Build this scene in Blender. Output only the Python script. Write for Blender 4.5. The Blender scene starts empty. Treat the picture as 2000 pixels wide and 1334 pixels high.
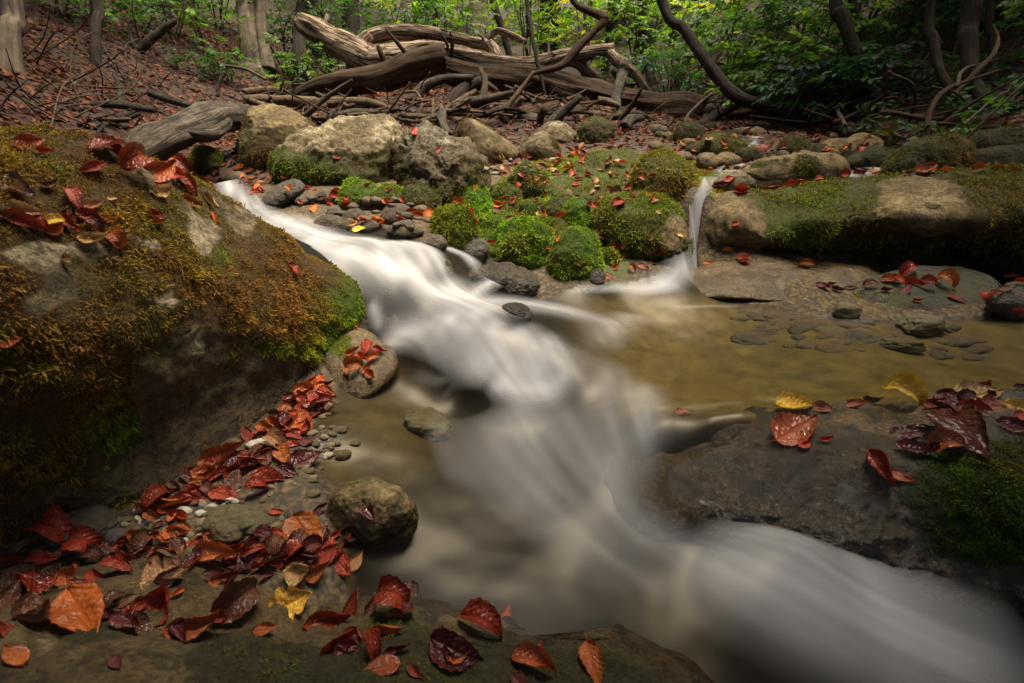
import bpy, math, random
import numpy as np
from mathutils import Vector, Matrix
from mathutils.bvhtree import BVHTree

SC = bpy.context.scene
COL = SC.collection
rad = math.radians
# ------------------------------------------------------------------ camera
PITCH = 24.0
CAMZ = 0.80
cd = bpy.data.cameras.new("camera")
cam = bpy.data.objects.new("camera", cd)
COL.objects.link(cam)
cam.location = (0, 0, CAMZ)
cam.rotation_euler = (rad(90 - PITCH), 0, 0)
cd.sensor_width = 36.0
cd.lens = 18.0
cd.clip_start = 0.02
cd.clip_end = 400
cd.dof.use_dof = True
cd.dof.focus_distance = 2.0
cd.dof.aperture_fstop = 7.0
SC.camera = cam
# ------------------------------------------------------------------ sky and sun
SUN_EL, SUN_AZ = 76.0, 70.0          # azimuth measured from +Y towards +X
w = bpy.data.worlds.new("World")
SC.world = w
w.use_nodes = True
nt = w.node_tree
bg = nt.nodes["Background"]
sky = nt.nodes.new("ShaderNodeTexSky")
sky.sky_type = 'NISHITA'
sky.sun_disc = False
sky.sun_elevation = rad(SUN_EL)
sky.sun_rotation = rad(SUN_AZ)
sky.air_density = 0.7
sky.dust_density = 5.0
sky.ozone_density = 0.3
nt.links.new(sky.outputs[0], bg.inputs[0])
bg.inputs[1].default_value = 0.042
sd = bpy.data.lights.new("sun", 'SUN')
sd.energy = 3.6
sd.angle = rad(40)
sd.color = (1.0, 0.87, 0.69)
so = bpy.data.objects.new("sun", sd)
COL.objects.link(so)
e, a = rad(SUN_EL), rad(SUN_AZ)
so.rotation_euler = Vector((math.sin(a) * math.cos(e), math.cos(a) * math.cos(e), math.sin(e))).to_track_quat('Z', 'Y').to_euler()
so.location = (6, 18, 30)
vs = SC.view_settings
vs.view_transform = 'Standard'
vs.look = 'None'
vs.exposure = 1.72
vs.gamma = 1.0
SC.cycles.use_denoising = True
SC.cycles.max_bounces = 8
SC.cycles.transparent_max_bounces = 16
SC.cycles.caustics_reflective = False
SC.cycles.caustics_refractive = False

# ------------------------------------------------------------------ geometry helpers
FWD = np.array([0, math.cos(rad(PITCH)), -math.sin(rad(PITCH))])
UP = np.array([0, math.sin(rad(PITCH)), math.cos(rad(PITCH))])
RT = np.array([1.0, 0, 0])
CAM = np.array([0, 0, CAMZ])
rng = np.random.default_rng(7)
random.seed(7)


def ray(px, py):
    """direction through a place of the 2000 x 1334 photograph, unit depth"""
    px, py = np.asarray(px, float), np.asarray(py, float)
    return FWD + ((px - 1000) / 1000)[..., None] * RT + ((667 - py) / 1000)[..., None] * UP


def atd(px, py, t):
    return CAM + ray(px, py) * np.asarray(t, float)[..., None]


def atz(px, py, z):
    r = ray(px, py)
    return CAM + r * ((z - CAMZ) / r[..., 2])[..., None]


def proj(p):
    q = np.asarray(p) - CAM
    t = q @ FWD
    return 1000 + 1000 * (q @ RT) / t, 667 - 1000 * (q @ UP) / t, t


def _h(i, j, k, s):
    n = (i * 374761393 + j * 668265263 + k * 2147483647 + s * 974711) & 0xFFFFFFFF
    n = ((n ^ (n >> 13)) * 1274126177) & 0xFFFFFFFF
    n = (n ^ (n >> 16)) & 0xFFFFFFFF
    return n.astype(np.float64) / 2147483647.5 - 1.0


def vnoise(p, s=0):
    p = np.asarray(p, float)
    f = np.floor(p)
    i = f.astype(np.int64)
    u = p - f
    u = u * u * u * (u * (u * 6 - 15) + 10)
    x, y, z = i[:, 0], i[:, 1], i[:, 2]
    out = 0
    for dx in (0, 1):
        wx = u[:, 0] if dx else 1 - u[:, 0]
        for dy in (0, 1):
            wy = u[:, 1] if dy else 1 - u[:, 1]
            for dz in (0, 1):
                wz = u[:, 2] if dz else 1 - u[:, 2]
                out = out + wx * wy * wz * _h(x + dx, y + dy, z + dz, s)
    return out


def fbm(p, oct=4, s=0, ridged=False):
    p = np.asarray(p, float)
    o, am, tot = 0, 1.0, 0
    for k in range(oct):
        n = vnoise(p * (2.03 ** k) + 17.3 * k, s + k * 31)
        if ridged:
            n = 1 - 2 * np.abs(n)
        o = o + am * n
        tot += am
        am *= 0.5
    return o / tot


class TPS:
    def __init__(self, P, v, lam=1e-4):
        P = np.asarray(P, float)
        self.P = P
        n = len(P)
        K = self.k(P, P) + lam * np.eye(n)
        A = np.zeros((n + 3, n + 3))
        A[:n, :n] = K
        A[:n, n:] = np.c_[np.ones(n), P]
        A[n:, :n] = A[:n, n:].T
        self.c = np.linalg.solve(A, np.r_[np.asarray(v, float), 0, 0, 0])

    @staticmethod
    def k(a, b):
        d2 = ((a[:, None, :] - b[None, :, :]) ** 2).sum(-1)
        return 0.5 * d2 * np.log(d2 + 1e-12)

    def __call__(self, Q):
        Q = np.asarray(Q, float)
        o = np.empty(len(Q))
        for s in range(0, len(Q), 20000):
            q = Q[s:s + 20000]
            o[s:s + 20000] = self.k(q, self.P) @ self.c[:-3] + self.c[-3] + q @ self.c[-2:]
        return o


def sstep(x, a, b):
    t = np.clip((x - a) / (b - a), 0, 1)
    return t * t * (3 - 2 * t)


def mesh(name, V, F, smooth=True, **attrs):
    """mesh from an array of points and an array of triangles (or quads)"""
    V = np.ascontiguousarray(V, dtype=np.float32)
    F = np.ascontiguousarray(F, dtype=np.int32)
    k = F.shape[1]
    me = bpy.data.meshes.new(name)
    me.vertices.add(len(V))
    me.vertices.foreach_set("co", V.ravel())
    me.loops.add(F.size)
    me.loops.foreach_set("vertex_index", F.ravel())
    me.polygons.add(len(F))
    me.polygons.foreach_set("loop_start", np.arange(0, F.size, k, dtype=np.int32))
    me.polygons.foreach_set("loop_total", np.full(len(F), k, dtype=np.int32))
    me.update(calc_edges=True)
    me.polygons.foreach_set("use_smooth", np.full(len(F), smooth, dtype=bool))
    for n, v in attrs.items():
        v = np.asarray(v, dtype=np.float32)
        if v.ndim == 1:
            at = me.attributes.new(n, 'FLOAT', 'POINT')
            at.data.foreach_set("value", v)
        else:
            at = me.attributes.new(n, 'FLOAT_COLOR', 'POINT')
            if v.shape[1] == 3:
                v = np.c_[v, np.ones(len(v), np.float32)]
            at.data.foreach_set("color", np.ascontiguousarray(v, dtype=np.float32).ravel())
    return me


def tag(o, label=None, cat=None, group=None, kind=None):
    if label: o["label"] = label
    if cat: o["category"] = cat
    if group: o["group"] = group
    if kind: o["kind"] = kind
    return o


def obj(name, V, F, mat, parent=None, smooth=True, origin=None, **attrs):
    """one mesh object; a top-level one gets its origin at the middle of its base"""
    V = np.asarray(V, float)
    if parent is not None:
        org = np.array(parent.location)
    elif origin is not None:
        org = np.asarray(origin, float)
    else:
        lo, hi = V.min(0), V.max(0)
        org = np.array([(lo[0] + hi[0]) / 2, (lo[1] + hi[1]) / 2, lo[2]])
    me = mesh(name, V - org, F, smooth, **attrs)
    me.materials.append(mat)
    o = bpy.data.objects.new(name, me)
    COL.objects.link(o)
    if parent is not None:
        o.parent = parent
    else:
        o.location = org
    return o


def empty(name, loc):
    o = bpy.data.objects.new(name, None)
    COL.objects.link(o)
    o.location = loc
    o.empty_display_size = 0.1
    return o


def vnormals(V, F):
    V = np.asarray(V, float)
    n = np.zeros_like(V)
    fn = np.cross(V[F[:, 1]] - V[F[:, 0]], V[F[:, 2]] - V[F[:, 0]])
    for k in range(F.shape[1]):
        np.add.at(n, F[:, k], fn)
    return n / (np.linalg.norm(n, axis=1, keepdims=True) + 1e-12)


def norm(v):
    return v / (np.linalg.norm(v, axis=-1, keepdims=True) + 1e-12)


def spline(P, n):
    """Catmull-Rom through the rows of P, n samples, even in parameter"""
    P = np.asarray(P, float)
    if len(P) == 2:
        u = np.linspace(0, 1, n)[:, None]
        return P[0] * (1 - u) + P[1] * u
    Q = np.vstack([2 * P[0] - P[1], P, 2 * P[-1] - P[-2]])
    u = np.linspace(0, len(P) - 1 - 1e-9, n)
    i = u.astype(int)
    t = (u - i)[:, None]
    p0, p1, p2, p3 = Q[i], Q[i + 1], Q[i + 2], Q[i + 3]
    return 0.5 * (2 * p1 + (p2 - p0) * t + (2 * p0 - 5 * p1 + 4 * p2 - p3) * t * t + (3 * p1 - p0 - 3 * p2 + p3) * t ** 3)


_ICO = {}


def ico(sub):
    if sub not in _ICO:
        import bmesh
        bm = bmesh.new()
        bmesh.ops.create_icosphere(bm, subdivisions=sub, radius=1)
        V = np.array([v.co for v in bm.verts])
        F = np.array([[v.index for v in f.verts] for f in bm.faces])
        bm.free()
        _ICO[sub] = (norm(V), F)
    return _ICO[sub]


# ------------------------------------------------------------------ material helpers
class NT:
    def __init__(self, name):
        self.m = bpy.data.materials.new(name)
        self.m.use_nodes = True
        self.t = self.m.node_tree
        self.t.nodes.clear()
        self.out = self.t.nodes.new("ShaderNodeOutputMaterial")

    def n(self, typ, **kw):
        nd = self.t.nodes.new("ShaderNode" + typ)
        ins = kw.pop("ins", {})
        for k, v in kw.items():
            setattr(nd, k, v)
        for k, v in ins.items():
            self.set(nd.inputs[k], v)
        return nd

    def set(self, sock, v):
        if isinstance(v, bpy.types.NodeSocket):
            self.t.links.new(v, sock)
        elif isinstance(v, bpy.types.Node):
            self.t.links.new(v.outputs[0], sock)
        elif isinstance(v, (tuple, list)) and len(v) == 3 and sock.type == 'RGBA':
            sock.default_value = (*v, 1)
        else:
            sock.default_value = v

    def attr(self, name):
        nd = self.n("Attribute", attribute_name=name)
        return nd

    def mix(self, f, a, b, typ='MIX'):
        nd = self.n("Mix", data_type='RGBA', blend_type=typ)
        self.set(nd.inputs[0], f)
        self.set(nd.inputs[6], a)
        self.set(nd.inputs[7], b)
        return nd.outputs[2]

    def math(self, op, a, b=0.0, clamp=False):
        nd = self.n("Math", operation=op, use_clamp=clamp)
        self.set(nd.inputs[0], a)
        self.set(nd.inputs[1], b)
        return nd.outputs[0]

    def noise(self, vec, scale, detail=4, rough=0.55, dist=0.0):
        nd = self.n("TexNoise", ins={"Scale": scale, "Detail": detail, "Roughness": rough, "Distortion": dist})
        if vec is not None:
            self.set(nd.inputs["Vector"], vec)
        return nd.outputs["Fac"]

    def ramp(self, f, stops):
        nd = self.n("ValToRGB")
        cr = nd.color_ramp
        while len(cr.elements) < len(stops):
            cr.elements.new(0.5)
        for el, (p, c) in zip(cr.elements, stops):
            el.position = p
            el.color = (c, c, c, 1) if not isinstance(c, tuple) else (*c, 1)
        self.set(nd.inputs[0], f)
        return nd.outputs[0]

    def bump(self, h, strength=0.5, dist=0.01, normal=None):
        nd = self.n("Bump", ins={"Strength": strength, "Distance": dist, "Height": h})
        if normal is not None:
            self.set(nd.inputs["Normal"], normal)
        return nd.outputs[0]

    def pos(self):
        return self.n("NewGeometry").outputs["Position"]

    def surf(self, s):
        self.set(self.out.inputs["Surface"], s)
        return self.m


def rock_material(name, dark, light, pale=(0.50, 0.46, 0.34), bump=0.6, grain=70, spec=0.4):
    T = NT(name)
    P = T.pos()
    n1 = T.noise(P, 7, 6, 0.65)
    n2 = T.noise(P, grain, 5, 0.7)
    n3 = T.noise(P, 26, 6, 0.7, 0.6)
    c = T.mix(T.ramp(n1, [(0.35, 0.0), (0.65, 1.0)]), dark, light)
    c = T.mix(T.attr("pale").outputs["Fac"], c, pale)
    c = T.mix(T.ramp(n3, [(0.36, 0.75), (0.54, 0.0)]), c, tuple(v * 0.33 for v in dark))
    c = T.mix(T.ramp(n2, [(0.35, 0.65), (0.6, 0.0)]), c, tuple(v * 0.35 for v in dark))
    c = T.mix(T.ramp(n2, [(0.6, 0.0), (0.78, 0.45)]), c, pale)
    wet = T.attr("wet").outputs["Fac"]
    c = T.mix(wet, c, T.mix(1.0, c, (0.58, 0.53, 0.47), 'MULTIPLY'))
    moss = T.attr("moss").outputs["Fac"]
    mc = T.attr("mossc").outputs["Color"]
    mcol = T.mix(T.ramp(T.noise(P, 110, 4, 0.7), [(0.3, 0.0), (0.7, 1.0)]), T.mix(1.0, mc, (0.10, 0.10, 0.10), 'MULTIPLY'), T.mix(1.0, mc, (0.5, 0.5, 0.5), 'MULTIPLY'))  # moss base kept dark to paint in the shade under the tufts
    mf = T.ramp(T.math('ADD', moss, T.math('MULTIPLY', T.math('SUBTRACT', n3, 0.5), 0.7)), [(0.4, 0.0), (0.55, 1.0)])
    c = T.mix(mf, c, mcol)
    h = T.math('ADD', T.math('MULTIPLY', n3, 1.0), T.math('MULTIPLY', n2, 0.55))
    ro = T.math('MULTIPLY_ADD', wet, -0.72)
    T.t.nodes[-1].inputs[2].default_value = 0.9
    ro = T.math('MAXIMUM', ro, T.math('MULTIPLY', mf, 0.9))
    b = T.n("BsdfPrincipled", ins={"Base Color": c, "Roughness": ro, "Specular IOR Level": spec, "Normal": T.bump(h, bump, 0.016)})
    return T.surf(b)


def moss_material(name):
    T = NT(name)
    c = T.attr("Col").outputs["Color"]
    b = T.n("BsdfPrincipled", ins={"Base Color": c, "Roughness": 0.75, "Specular IOR Level": 0.25})
    tr = T.n("BsdfTranslucent", ins={"Color": c})
    mx = T.n("MixShader", ins={0: 0.3, 1: b, 2: tr})
    return T.surf(mx)


def bark_material(name, dark, light, scale=1.0, bump=0.8, patch=None, lo=0.42, hi=0.62):
    T = NT(name)
    al = T.attr("along").outputs["Vector"]
    n1 = T.noise(al, 5 * scale, 6, 0.7, 0.4)
    P = T.pos()
    n2 = T.noise(P, 9 * scale, 5, 0.6)
    c = T.mix(T.ramp(n1, [(0.36, 0.0), (0.66, 1.0)]), dark, light)
    c = T.mix(T.ramp(n2, [(0.4, 0.5), (0.6, 0.0)]), c, tuple(v * 0.45 for v in dark))
    if patch:
        n4 = T.noise(al, 3.2 * scale, 6, 0.75, 1.2)
        c = T.mix(T.ramp(n4, [(lo, 0.0), (hi, 1.0)]), c, patch)
    b = T.n("BsdfPrincipled", ins={"Base Color": c, "Roughness": 0.85, "Specular IOR Level": 0.25,
                                   "Normal": T.bump(T.math('ADD', n1, T.math('MULTIPLY', n2, 0.4)), bump, 0.04)})
    return T.surf(b)


def fallen_leaf_material(name, rough, spec):
    T = NT(name)
    oi = T.n("ObjectInfo")
    uv = T.attr("leafuv").outputs["Vector"]
    vein = T.attr("vein").outputs["Fac"]
    tc = T.n("TexCoord").outputs["Object"]
    sh = T.n("VectorMath", operation='ADD', ins={0: tc})
    cmb = T.n("CombineXYZ", ins={0: oi.outputs["Random"], 1: oi.outputs["Random"]})
    sc2 = T.n("VectorMath", operation='SCALE', ins={0: cmb.outputs[0], "Scale": 40.0})
    T.set(sh.inputs[1], sc2.outputs[0])
    n1 = T.noise(sh.outputs[0], 2.2, 5, 0.65)
    n2 = T.noise(sh.outputs[0], 9.0, 4, 0.7)
    c = oi.outputs["Color"]
    c = T.mix(T.ramp(n1, [(0.38, 0.0), (0.68, 0.75)]), c, T.mix(1.0, c, (0.36, 0.28, 0.3), 'MULTIPLY'))
    c = T.mix(T.ramp(n2, [(0.6, 0.0), (0.75, 0.6)]), c, T.mix(1.0, c, (0.3, 0.3, 0.3), 'MULTIPLY'))
    c = T.mix(T.math('MULTIPLY', vein, 0.55), c, T.mix(1.0, c, (1.3, 1.25, 1.1), 'MULTIPLY'))
    b = T.n("BsdfPrincipled", ins={"Base Color": c, "Roughness": rough, "Specular IOR Level": spec,
                                   "Normal": T.bump(T.math('ADD', vein, T.math('MULTIPLY', n2, 0.8)), 0.35, 0.02)})
    tr = T.n("BsdfTranslucent", ins={"Color": c})
    mx = T.n("MixShader", ins={0: 0.22, 1: b, 2: tr})
    return T.surf(mx)


def green_material(name, trans=0.45, rough=0.5):
    T = NT(name)
    c = T.attr("Col").outputs["Color"]
    b = T.n("BsdfPrincipled", ins={"Base Color": c, "Roughness": rough, "Specular IOR Level": 0.35})
    tr = T.n("BsdfTranslucent", ins={"Color": T.mix(1.0, c, (1.5, 1.6, 0.7), 'MULTIPLY')})
    mx = T.n("MixShader", ins={0: trans, 1: b, 2: tr})
    return T.surf(mx)


M_GREY = rock_material("grey_stone", (0.062, 0.046, 0.024), (0.18, 0.138, 0.075), bump=1.0, grain=95)
M_LIME = rock_material("pale_limestone", (0.085, 0.062, 0.028), (0.23, 0.175, 0.088), pale=(0.40, 0.335, 0.20), bump=1.0, grain=95)
M_TAN = rock_material("tan_tufa", (0.095, 0.064, 0.025), (0.25, 0.18, 0.075), pale=(0.38, 0.30, 0.15), grain=90)
M_BANK = rock_material("bank_tufa", (0.045, 0.029, 0.011), (0.16, 0.108, 0.042), pale=(0.30, 0.23, 0.11), bump=1.0, grain=110)
M_SLAB = rock_material("wet_tufa", (0.052, 0.037, 0.019), (0.155, 0.112, 0.055), pale=(0.40, 0.28, 0.13), bump=1.1, grain=85, spec=0.9)
M_WETST = rock_material("wet_dark_stone", (0.06, 0.044, 0.024), (0.17, 0.127, 0.07), pale=(0.25, 0.21, 0.14), bump=1.2, grain=110, spec=0.7)
M_MOSS = moss_material("moss_tufts")
M_BARK = bark_material("dark_bark", (0.018, 0.013, 0.009), (0.065, 0.048, 0.033))
M_GREYBARK = bark_material("grey_beech_bark", (0.055, 0.040, 0.027), (0.21, 0.165, 0.115), 0.7, 0.5)
M_PALELOG = bark_material("flaking_pale_bark", (0.035, 0.019, 0.009), (0.12, 0.07, 0.038), 1.2, 1.2, (0.46, 0.35, 0.24), 0.47, 0.56)
M_BROWNLOG = bark_material("smooth_brown_wood", (0.035, 0.02, 0.011), (0.095, 0.057, 0.032), 0.9, 0.5)
M_DARKLOG = bark_material("rough_dark_log", (0.018, 0.010, 0.005), (0.095, 0.053, 0.027), 1.3, 1.0)
M_STICK = bark_material("dry_stick", (0.05, 0.032, 0.017), (0.23, 0.16, 0.09), 2.0, 0.5)
M_GREYLOG = bark_material("weathered_wood", (0.035, 0.027, 0.019), (0.23, 0.19, 0.135), 1.8, 1.2)
M_TWIG = bark_material("twig_bark", (0.05, 0.037, 0.026), (0.16, 0.12, 0.085), 2.0, 0.4)
M_WETLEAF = fallen_leaf_material("wet_leaf", 0.2, 0.6)
M_DRYLEAF = fallen_leaf_material("dry_leaf", 0.36, 0.45)
M_GREEN = green_material("green_leaves")
M_GREENFAR = green_material("sunlit_far_leaves", 0.62)
M_LITTER = green_material("dead_leaves", 0.15, 0.7)
# ------------------------------------------------------------------ the ground and the stream levels
# (place in the photograph, height of the water there, depth of the water)
WATER_PTS = [
 (1100,950,.03,.08),(1300,1050,.0,.10),(1500,1110,.01,.10),(1560,1060,.035,.10),(1700,1200,-.03,.12),(2050,1300,-.06,.12),
 (1300,1300,-.04,.10),(900,1130,.015,.07),(1500,1400,-.07,.12),(1950,1170,-.03,.10),(1200,1180,-.01,.10),
 (700,1100,.03,.03),(800,1000,.035,.05),(650,900,.05,.02),(800,850,.06,.05),(700,780,.07,.03),(900,900,.045,.07),
 (980,765,.07,.09),(1080,765,.07,.09),(890,715,.085,.08),(1150,790,.085,.08),(800,700,.10,.06),
 (880,640,.185,.05),(960,635,.195,.05),(1040,655,.175,.05),(1100,690,.15,.06),(760,655,.125,.04),(820,645,.16,.04),
 (870,590,.23,.05),(950,590,.22,.05),(1050,610,.19,.05),(1150,600,.17,.06),
 (740,478,.372,.03),(820,480,.355,.03),(690,492,.365,.04),(720,520,.325,.03),(800,550,.28,.04),(770,525,.31,.04),
 (860,558,.25,.04),(900,500,.30,.03),(940,502,.275,.03),(850,500,.335,.03),
 (600,455,.385,.05),(520,415,.405,.05),(470,380,.42,.05),(430,345,.445,.04),(690,462,.375,.05),(410,318,.46,.04),
 (1250,620,.155,.10),(1500,595,.155,.09),(1500,700,.15,.10),(1850,640,.155,.10),(1900,720,.15,.10),(2150,660,.15,.10),
 (1300,740,.145,.08),(1650,765,.15,.07),(1550,793,.15,.03),(1700,788,.15,.03),(1850,776,.15,.03),(1460,797,.147,.03),(2000,762,.15,.03),(1400,772,.147,.05),(1460,772,.148,.05),(1350,775,.143,.05),(1300,770,.14,.05),(1550,770,.15,.05),(1200,690,.145,.09),(1650,640,.152,.07),(1800,690,.15,.08),
 (1300,800,.135,.05),(1240,870,.075,.06),(1200,960,.03,.07),(1400,800,.14,.03),(1330,900,.045,.05),(1450,905,.03,.05),(1400,960,-.005,.05),(1550,930,.0,.05),
 (1340,530,.20,.03),(1280,548,.185,.03),(1200,560,.175,.04),(1355,502,.215,.04),(1357,480,.24,.03),(1353,430,.37,.03),
 (1363,397,.425,.03),(1382,362,.45,.03),(1420,345,.468,.03),(1450,325,.49,.02)]
LAND_PTS = [
 (600,930,.06),(560,1000,.066),(450,1020,.066),(300,1045,.064),(645,850,.062),(570,800,.062),(640,740,.075),(655,1100,.05),(100,1085,.065),(-200,1100,.07),
 (600,408,.405),(620,375,.425),(700,405,.40),(790,405,.405),(830,440,.375),(560,395,.415),(740,435,.385),(860,478,.345),(480,322,.475),(380,300,.50),
 (960,525,.225),(1080,542,.205),(1160,542,.205),(1000,470,.285),(1100,470,.28),(950,420,.34),(1050,400,.375),(1150,430,.33),(1200,480,.24),(1260,505,.225),
 (1230,400,.38),(1050,340,.43),(1150,330,.455),(1250,325,.465),(1325,350,.46),(900,395,.37),(1300,500,.20),
 (500,1330,.0),(900,1330,-.02),(1100,1330,-.05),
 (1420,505,.20),(1560,545,.165),(1650,560,.14),(1720,505,.13),(1900,505,.125),(1950,600,.12),(1450,450,.28),(1600,352,.475),(1800,340,.49),(2050,340,.50),
 (1500,950,.0),(1800,1010,.02),(2050,960,.06),(2200,800,.16)]
wp = np.array([list(atz(a, b, z)[:2]) + [z, d] for a, b, z, d in WATER_PTS])
lp = np.array([list(atz(a, b, z)[:2]) + [z] for a, b, z in LAND_PTS])
W_TPS = TPS(wp[:, :2], wp[:, 2], 2e-4)
back = np.array([[x, 3.4, .45] for x in np.linspace(-2.6, 3.2, 7)] + [[-2.4, 1.0, .3], [-2.4, 2.2, .45], [3.0, 1.0, .25], [3.2, 2.2, .45], [-1.5, 0, .1], [0, -.2, -.05], [1.5, -.2, -.05]])
B_TPS = TPS(np.vstack([wp[:, :2], lp[:, :2], back[:, :2]]), np.r_[wp[:, 2] - wp[:, 3], lp[:, 2], back[:, 2]], 3e-4)

PY_ = [-9, 0, 2.6, 4, 6, 8, 12, 20, 45, 120]
PZ_ = [-.3, -.05, .41, .50, .64, .84, 1.35, 2.7, 8.0, 30.0]
XL_Y, XL_X = [-9, 3, 4, 6, 9, 14, 120], [-1.9, -1.9, -2.2, -3.1, -3.2, -4.0, -18]
XR_Y, XR_X = [-9, 3, 4.5, 6, 8, 12, 120], [2.6, 2.7, 3.0, 3.1, 2.9, 3.2, 18]


def far_ground(x, y):
    z = np.interp(y, PY_, PZ_)
    dl = np.maximum(np.interp(y, XL_Y, XL_X) - x, 0)
    dr = np.maximum(x - np.interp(y, XR_Y, XR_X), 0)
    z = z + 0.50 * np.sqrt(dl * dl + 0.04) - 0.1 + 0.55 * np.sqrt(dr * dr + 0.04) - 0.11
    z = z + 0.30 * np.exp(-(((x + 0.6) / 2.0) ** 2 + ((y - 6.7) / 1.0) ** 2) ** 1.3)        # heap under the driftwood
    z = z - 0.30 * np.exp(-(((x + 2.35) / .75) ** 2 + ((y - 3.55) / .45) ** 2))          # dark hollow under the bank
    p = np.c_[x, y, 0 * x]
    far = sstep(y, 3, 6)
    return z + 0.05 * far * fbm(p * 0.9, 4, 3) + 0.012 * fbm(p * 5, 3, 8)


def ground(x, y):
    x, y = np.asarray(x, float), np.asarray(y, float)
    k = (1 - sstep(y, 2.7, 3.5)) * (1 - sstep(np.abs(x - 0.3), 2.2, 2.8)) * sstep(y, -0.1, .2)
    z = far_ground(x, y)
    m = k > 0
    if m.any():
        z = z.copy()
        n = B_TPS(np.c_[x[m], y[m]])
        p = np.c_[x[m], y[m], 0 * x[m]]
        n = n + 0.008 * fbm(p * 9, 4, 5)
        z[m] = z[m] * (1 - k[m]) + n * k[m]
    return z


def hit_ground(px, py, fn=ground, t0=0.4, t1=40.0):
    """where the ray through a place of the photograph meets the ground"""
    t = np.concatenate([np.arange(t0, 6, 0.01), np.arange(6, t1, 0.06)])
    p = atd(np.full(len(t), px), np.full(len(t), py), t)
    d = p[:, 2] - fn(p[:, 0], p[:, 1])
    i = np.argmax(d < 0)
    if d[i] >= 0:
        i = len(t) - 1
    f = d[i - 1] / (d[i - 1] - d[i] + 1e-9) if i > 0 else 0
    tt = t[i - 1] + (t[i] - t[i - 1]) * np.clip(f, 0, 1)
    return atd(px, py, tt), tt


def axis(lo, hi, step, a, b, g=1.12):
    c = list(np.arange(lo, hi + 1e-6, step))
    s, v = step, hi
    while v < b:
        s *= g
        v += s
        c.append(v)
    s, v = step, lo
    pre = []
    while v > a:
        s *= g
        v -= s
        pre.append(v)
    return np.array(pre[::-1] + c)


def grid_faces(nx, ny):
    i = np.arange((nx) * (ny)).reshape(ny, nx)
    return np.stack([i[:-1, :-1], i[:-1, 1:], i[1:, 1:], i[1:, :-1]], -1).reshape(-1, 4)


# the places of the photograph where there is water
WMASK = [
 [(380,300),(440,300),(520,400),(640,425),(860,455),(960,500),(1060,570),(1170,545),(1300,505),(1343,485),(1345,400),(1374,345),(1430,310),(1480,310),(1480,350),(1400,380),(1375,440),(1400,500),(1480,505),(1660,545),(1760,500),(2050,500),(2400,560),(2400,820),(2000,800),(1650,845),(1690,985),(2100,1075),(2400,1120),(2400,1700),(1000,1700),(1000,1300),(640,1150),(560,960),(600,850),(640,760),(730,690),(700,560),(600,480),(430,390)]]


def inside(px, py, poly):
    c = np.zeros(px.shape, bool)
    n = len(poly)
    for i in range(n):
        x0, y0 = poly[i]; x1, y1 = poly[(i + 1) % n]
        m = ((y0 > py) != (y1 > py)) & (px < (x1 - x0) * (py - y0) / (y1 - y0 + 1e-12) + x0)
        c ^= m
    return c


gx = axis(-2.3, 2.9, 0.016, -60, 60, 1.07)
gy = axis(0.25, 3.4, 0.016, -6, 110, 1.04)
X, Y = np.meshgrid(gx, gy)
X, Y = X.ravel(), Y.ravel()
Z = ground(X, Y)
GV = np.c_[X, Y, Z]
GF = grid_faces(len(gx), len(gy))
ppx, ppy, ppt = proj(GV)
wz = W_TPS(GV[:, :2])
near = (np.abs(X - .3) < 2.5) & (Y > 0) & (Y < 3.3)
qx, qy, _ = proj(np.c_[X, Y, np.maximum(wz, Z)])
near &= inside(qx, qy, WMASK[0])
deep = np.where(near, np.clip((wz - Z + .004) / 0.018, 0, 1), 0)
wetg = np.where(near, 1 - np.clip((Z - wz - 0.005) / 0.03, 0, 1), 0.25)
lit = np.clip(np.maximum(sstep(np.interp(Y, XL_Y, XL_X) - X, 0, .5), sstep(X - np.interp(Y, XR_Y, XR_X), 0, .6)) + sstep(Y, 5.0, 6.0) + .55 * sstep(Y, 3.2, 3.8), 0, 1)
mos = (1 - sstep(X, .45, .6) * (1 - sstep(Y, 2.35, 2.7))) * (np.exp(-(((X - .75) / .75) ** 2 + ((Y - 3.1) / .9) ** 2)) + 0.55 * np.exp(-(((X - .35) / .55) ** 2 + ((Y - 2.3) / .35) ** 2)))

olv = np.clip(sstep(ppx, 1060, 1260) * sstep(ppy, 560, 600) * (1 - sstep(ppy, 790, 850)) + .5 * np.exp(-((ppx - 740) / 130) ** 2 - ((ppy - 860) / 120) ** 2) + .3 * np.exp(-((ppx - 660) / 60) ** 2 - ((ppy - 950) / 90) ** 2), 0, 1)
T = NT("streambed_ground")
P = T.pos()
wn = T.n("TexNoise", ins={"Vector": P, "Scale": 22.0, "Detail": 3.0})
wv_ = T.n("VectorMath", operation="MULTIPLY_ADD", ins={0: wn.outputs["Color"], 1: (.05, .05, .05), 2: P})
v1 = T.n("TexVoronoi", ins={"Vector": wv_, "Scale": 62.0, "Randomness": 1.0})
v2 = T.n("TexVoronoi", ins={"Vector": P, "Scale": 75.0, "Randomness": 1.0})
n1 = T.noise(P, 4, 5, 0.6)
n2 = T.noise(P, 40, 5, 0.7)
n3 = T.noise(P, 13, 5, 0.7)
hue = T.n("SeparateColor", ins={0: v1.outputs["Color"]})
stone = T.mix(hue.outputs[0], (0.07, 0.045, 0.018), (0.19, 0.13, 0.055))
stone = T.mix(T.ramp(v1.outputs["Distance"], [(0.35, 0.0), (0.75, 1.0)]), stone, (0.03, 0.024, 0.016))
stone = T.mix(T.ramp(n2, [(0.4, 0.5), (0.65, 0.0)]), stone, (0.05, 0.04, 0.025))
soil = T.mix(T.ramp(n3, [(0.35, 0.0), (0.65, 1.0)]), (0.010, 0.006, 0.004), (0.045, 0.019, 0.008))
olive = T.mix(T.ramp(n3, [(0.3, 0.0), (0.7, 1.0)]), (0.055, 0.038, 0.010), (0.15, 0.112, 0.030))
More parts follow.
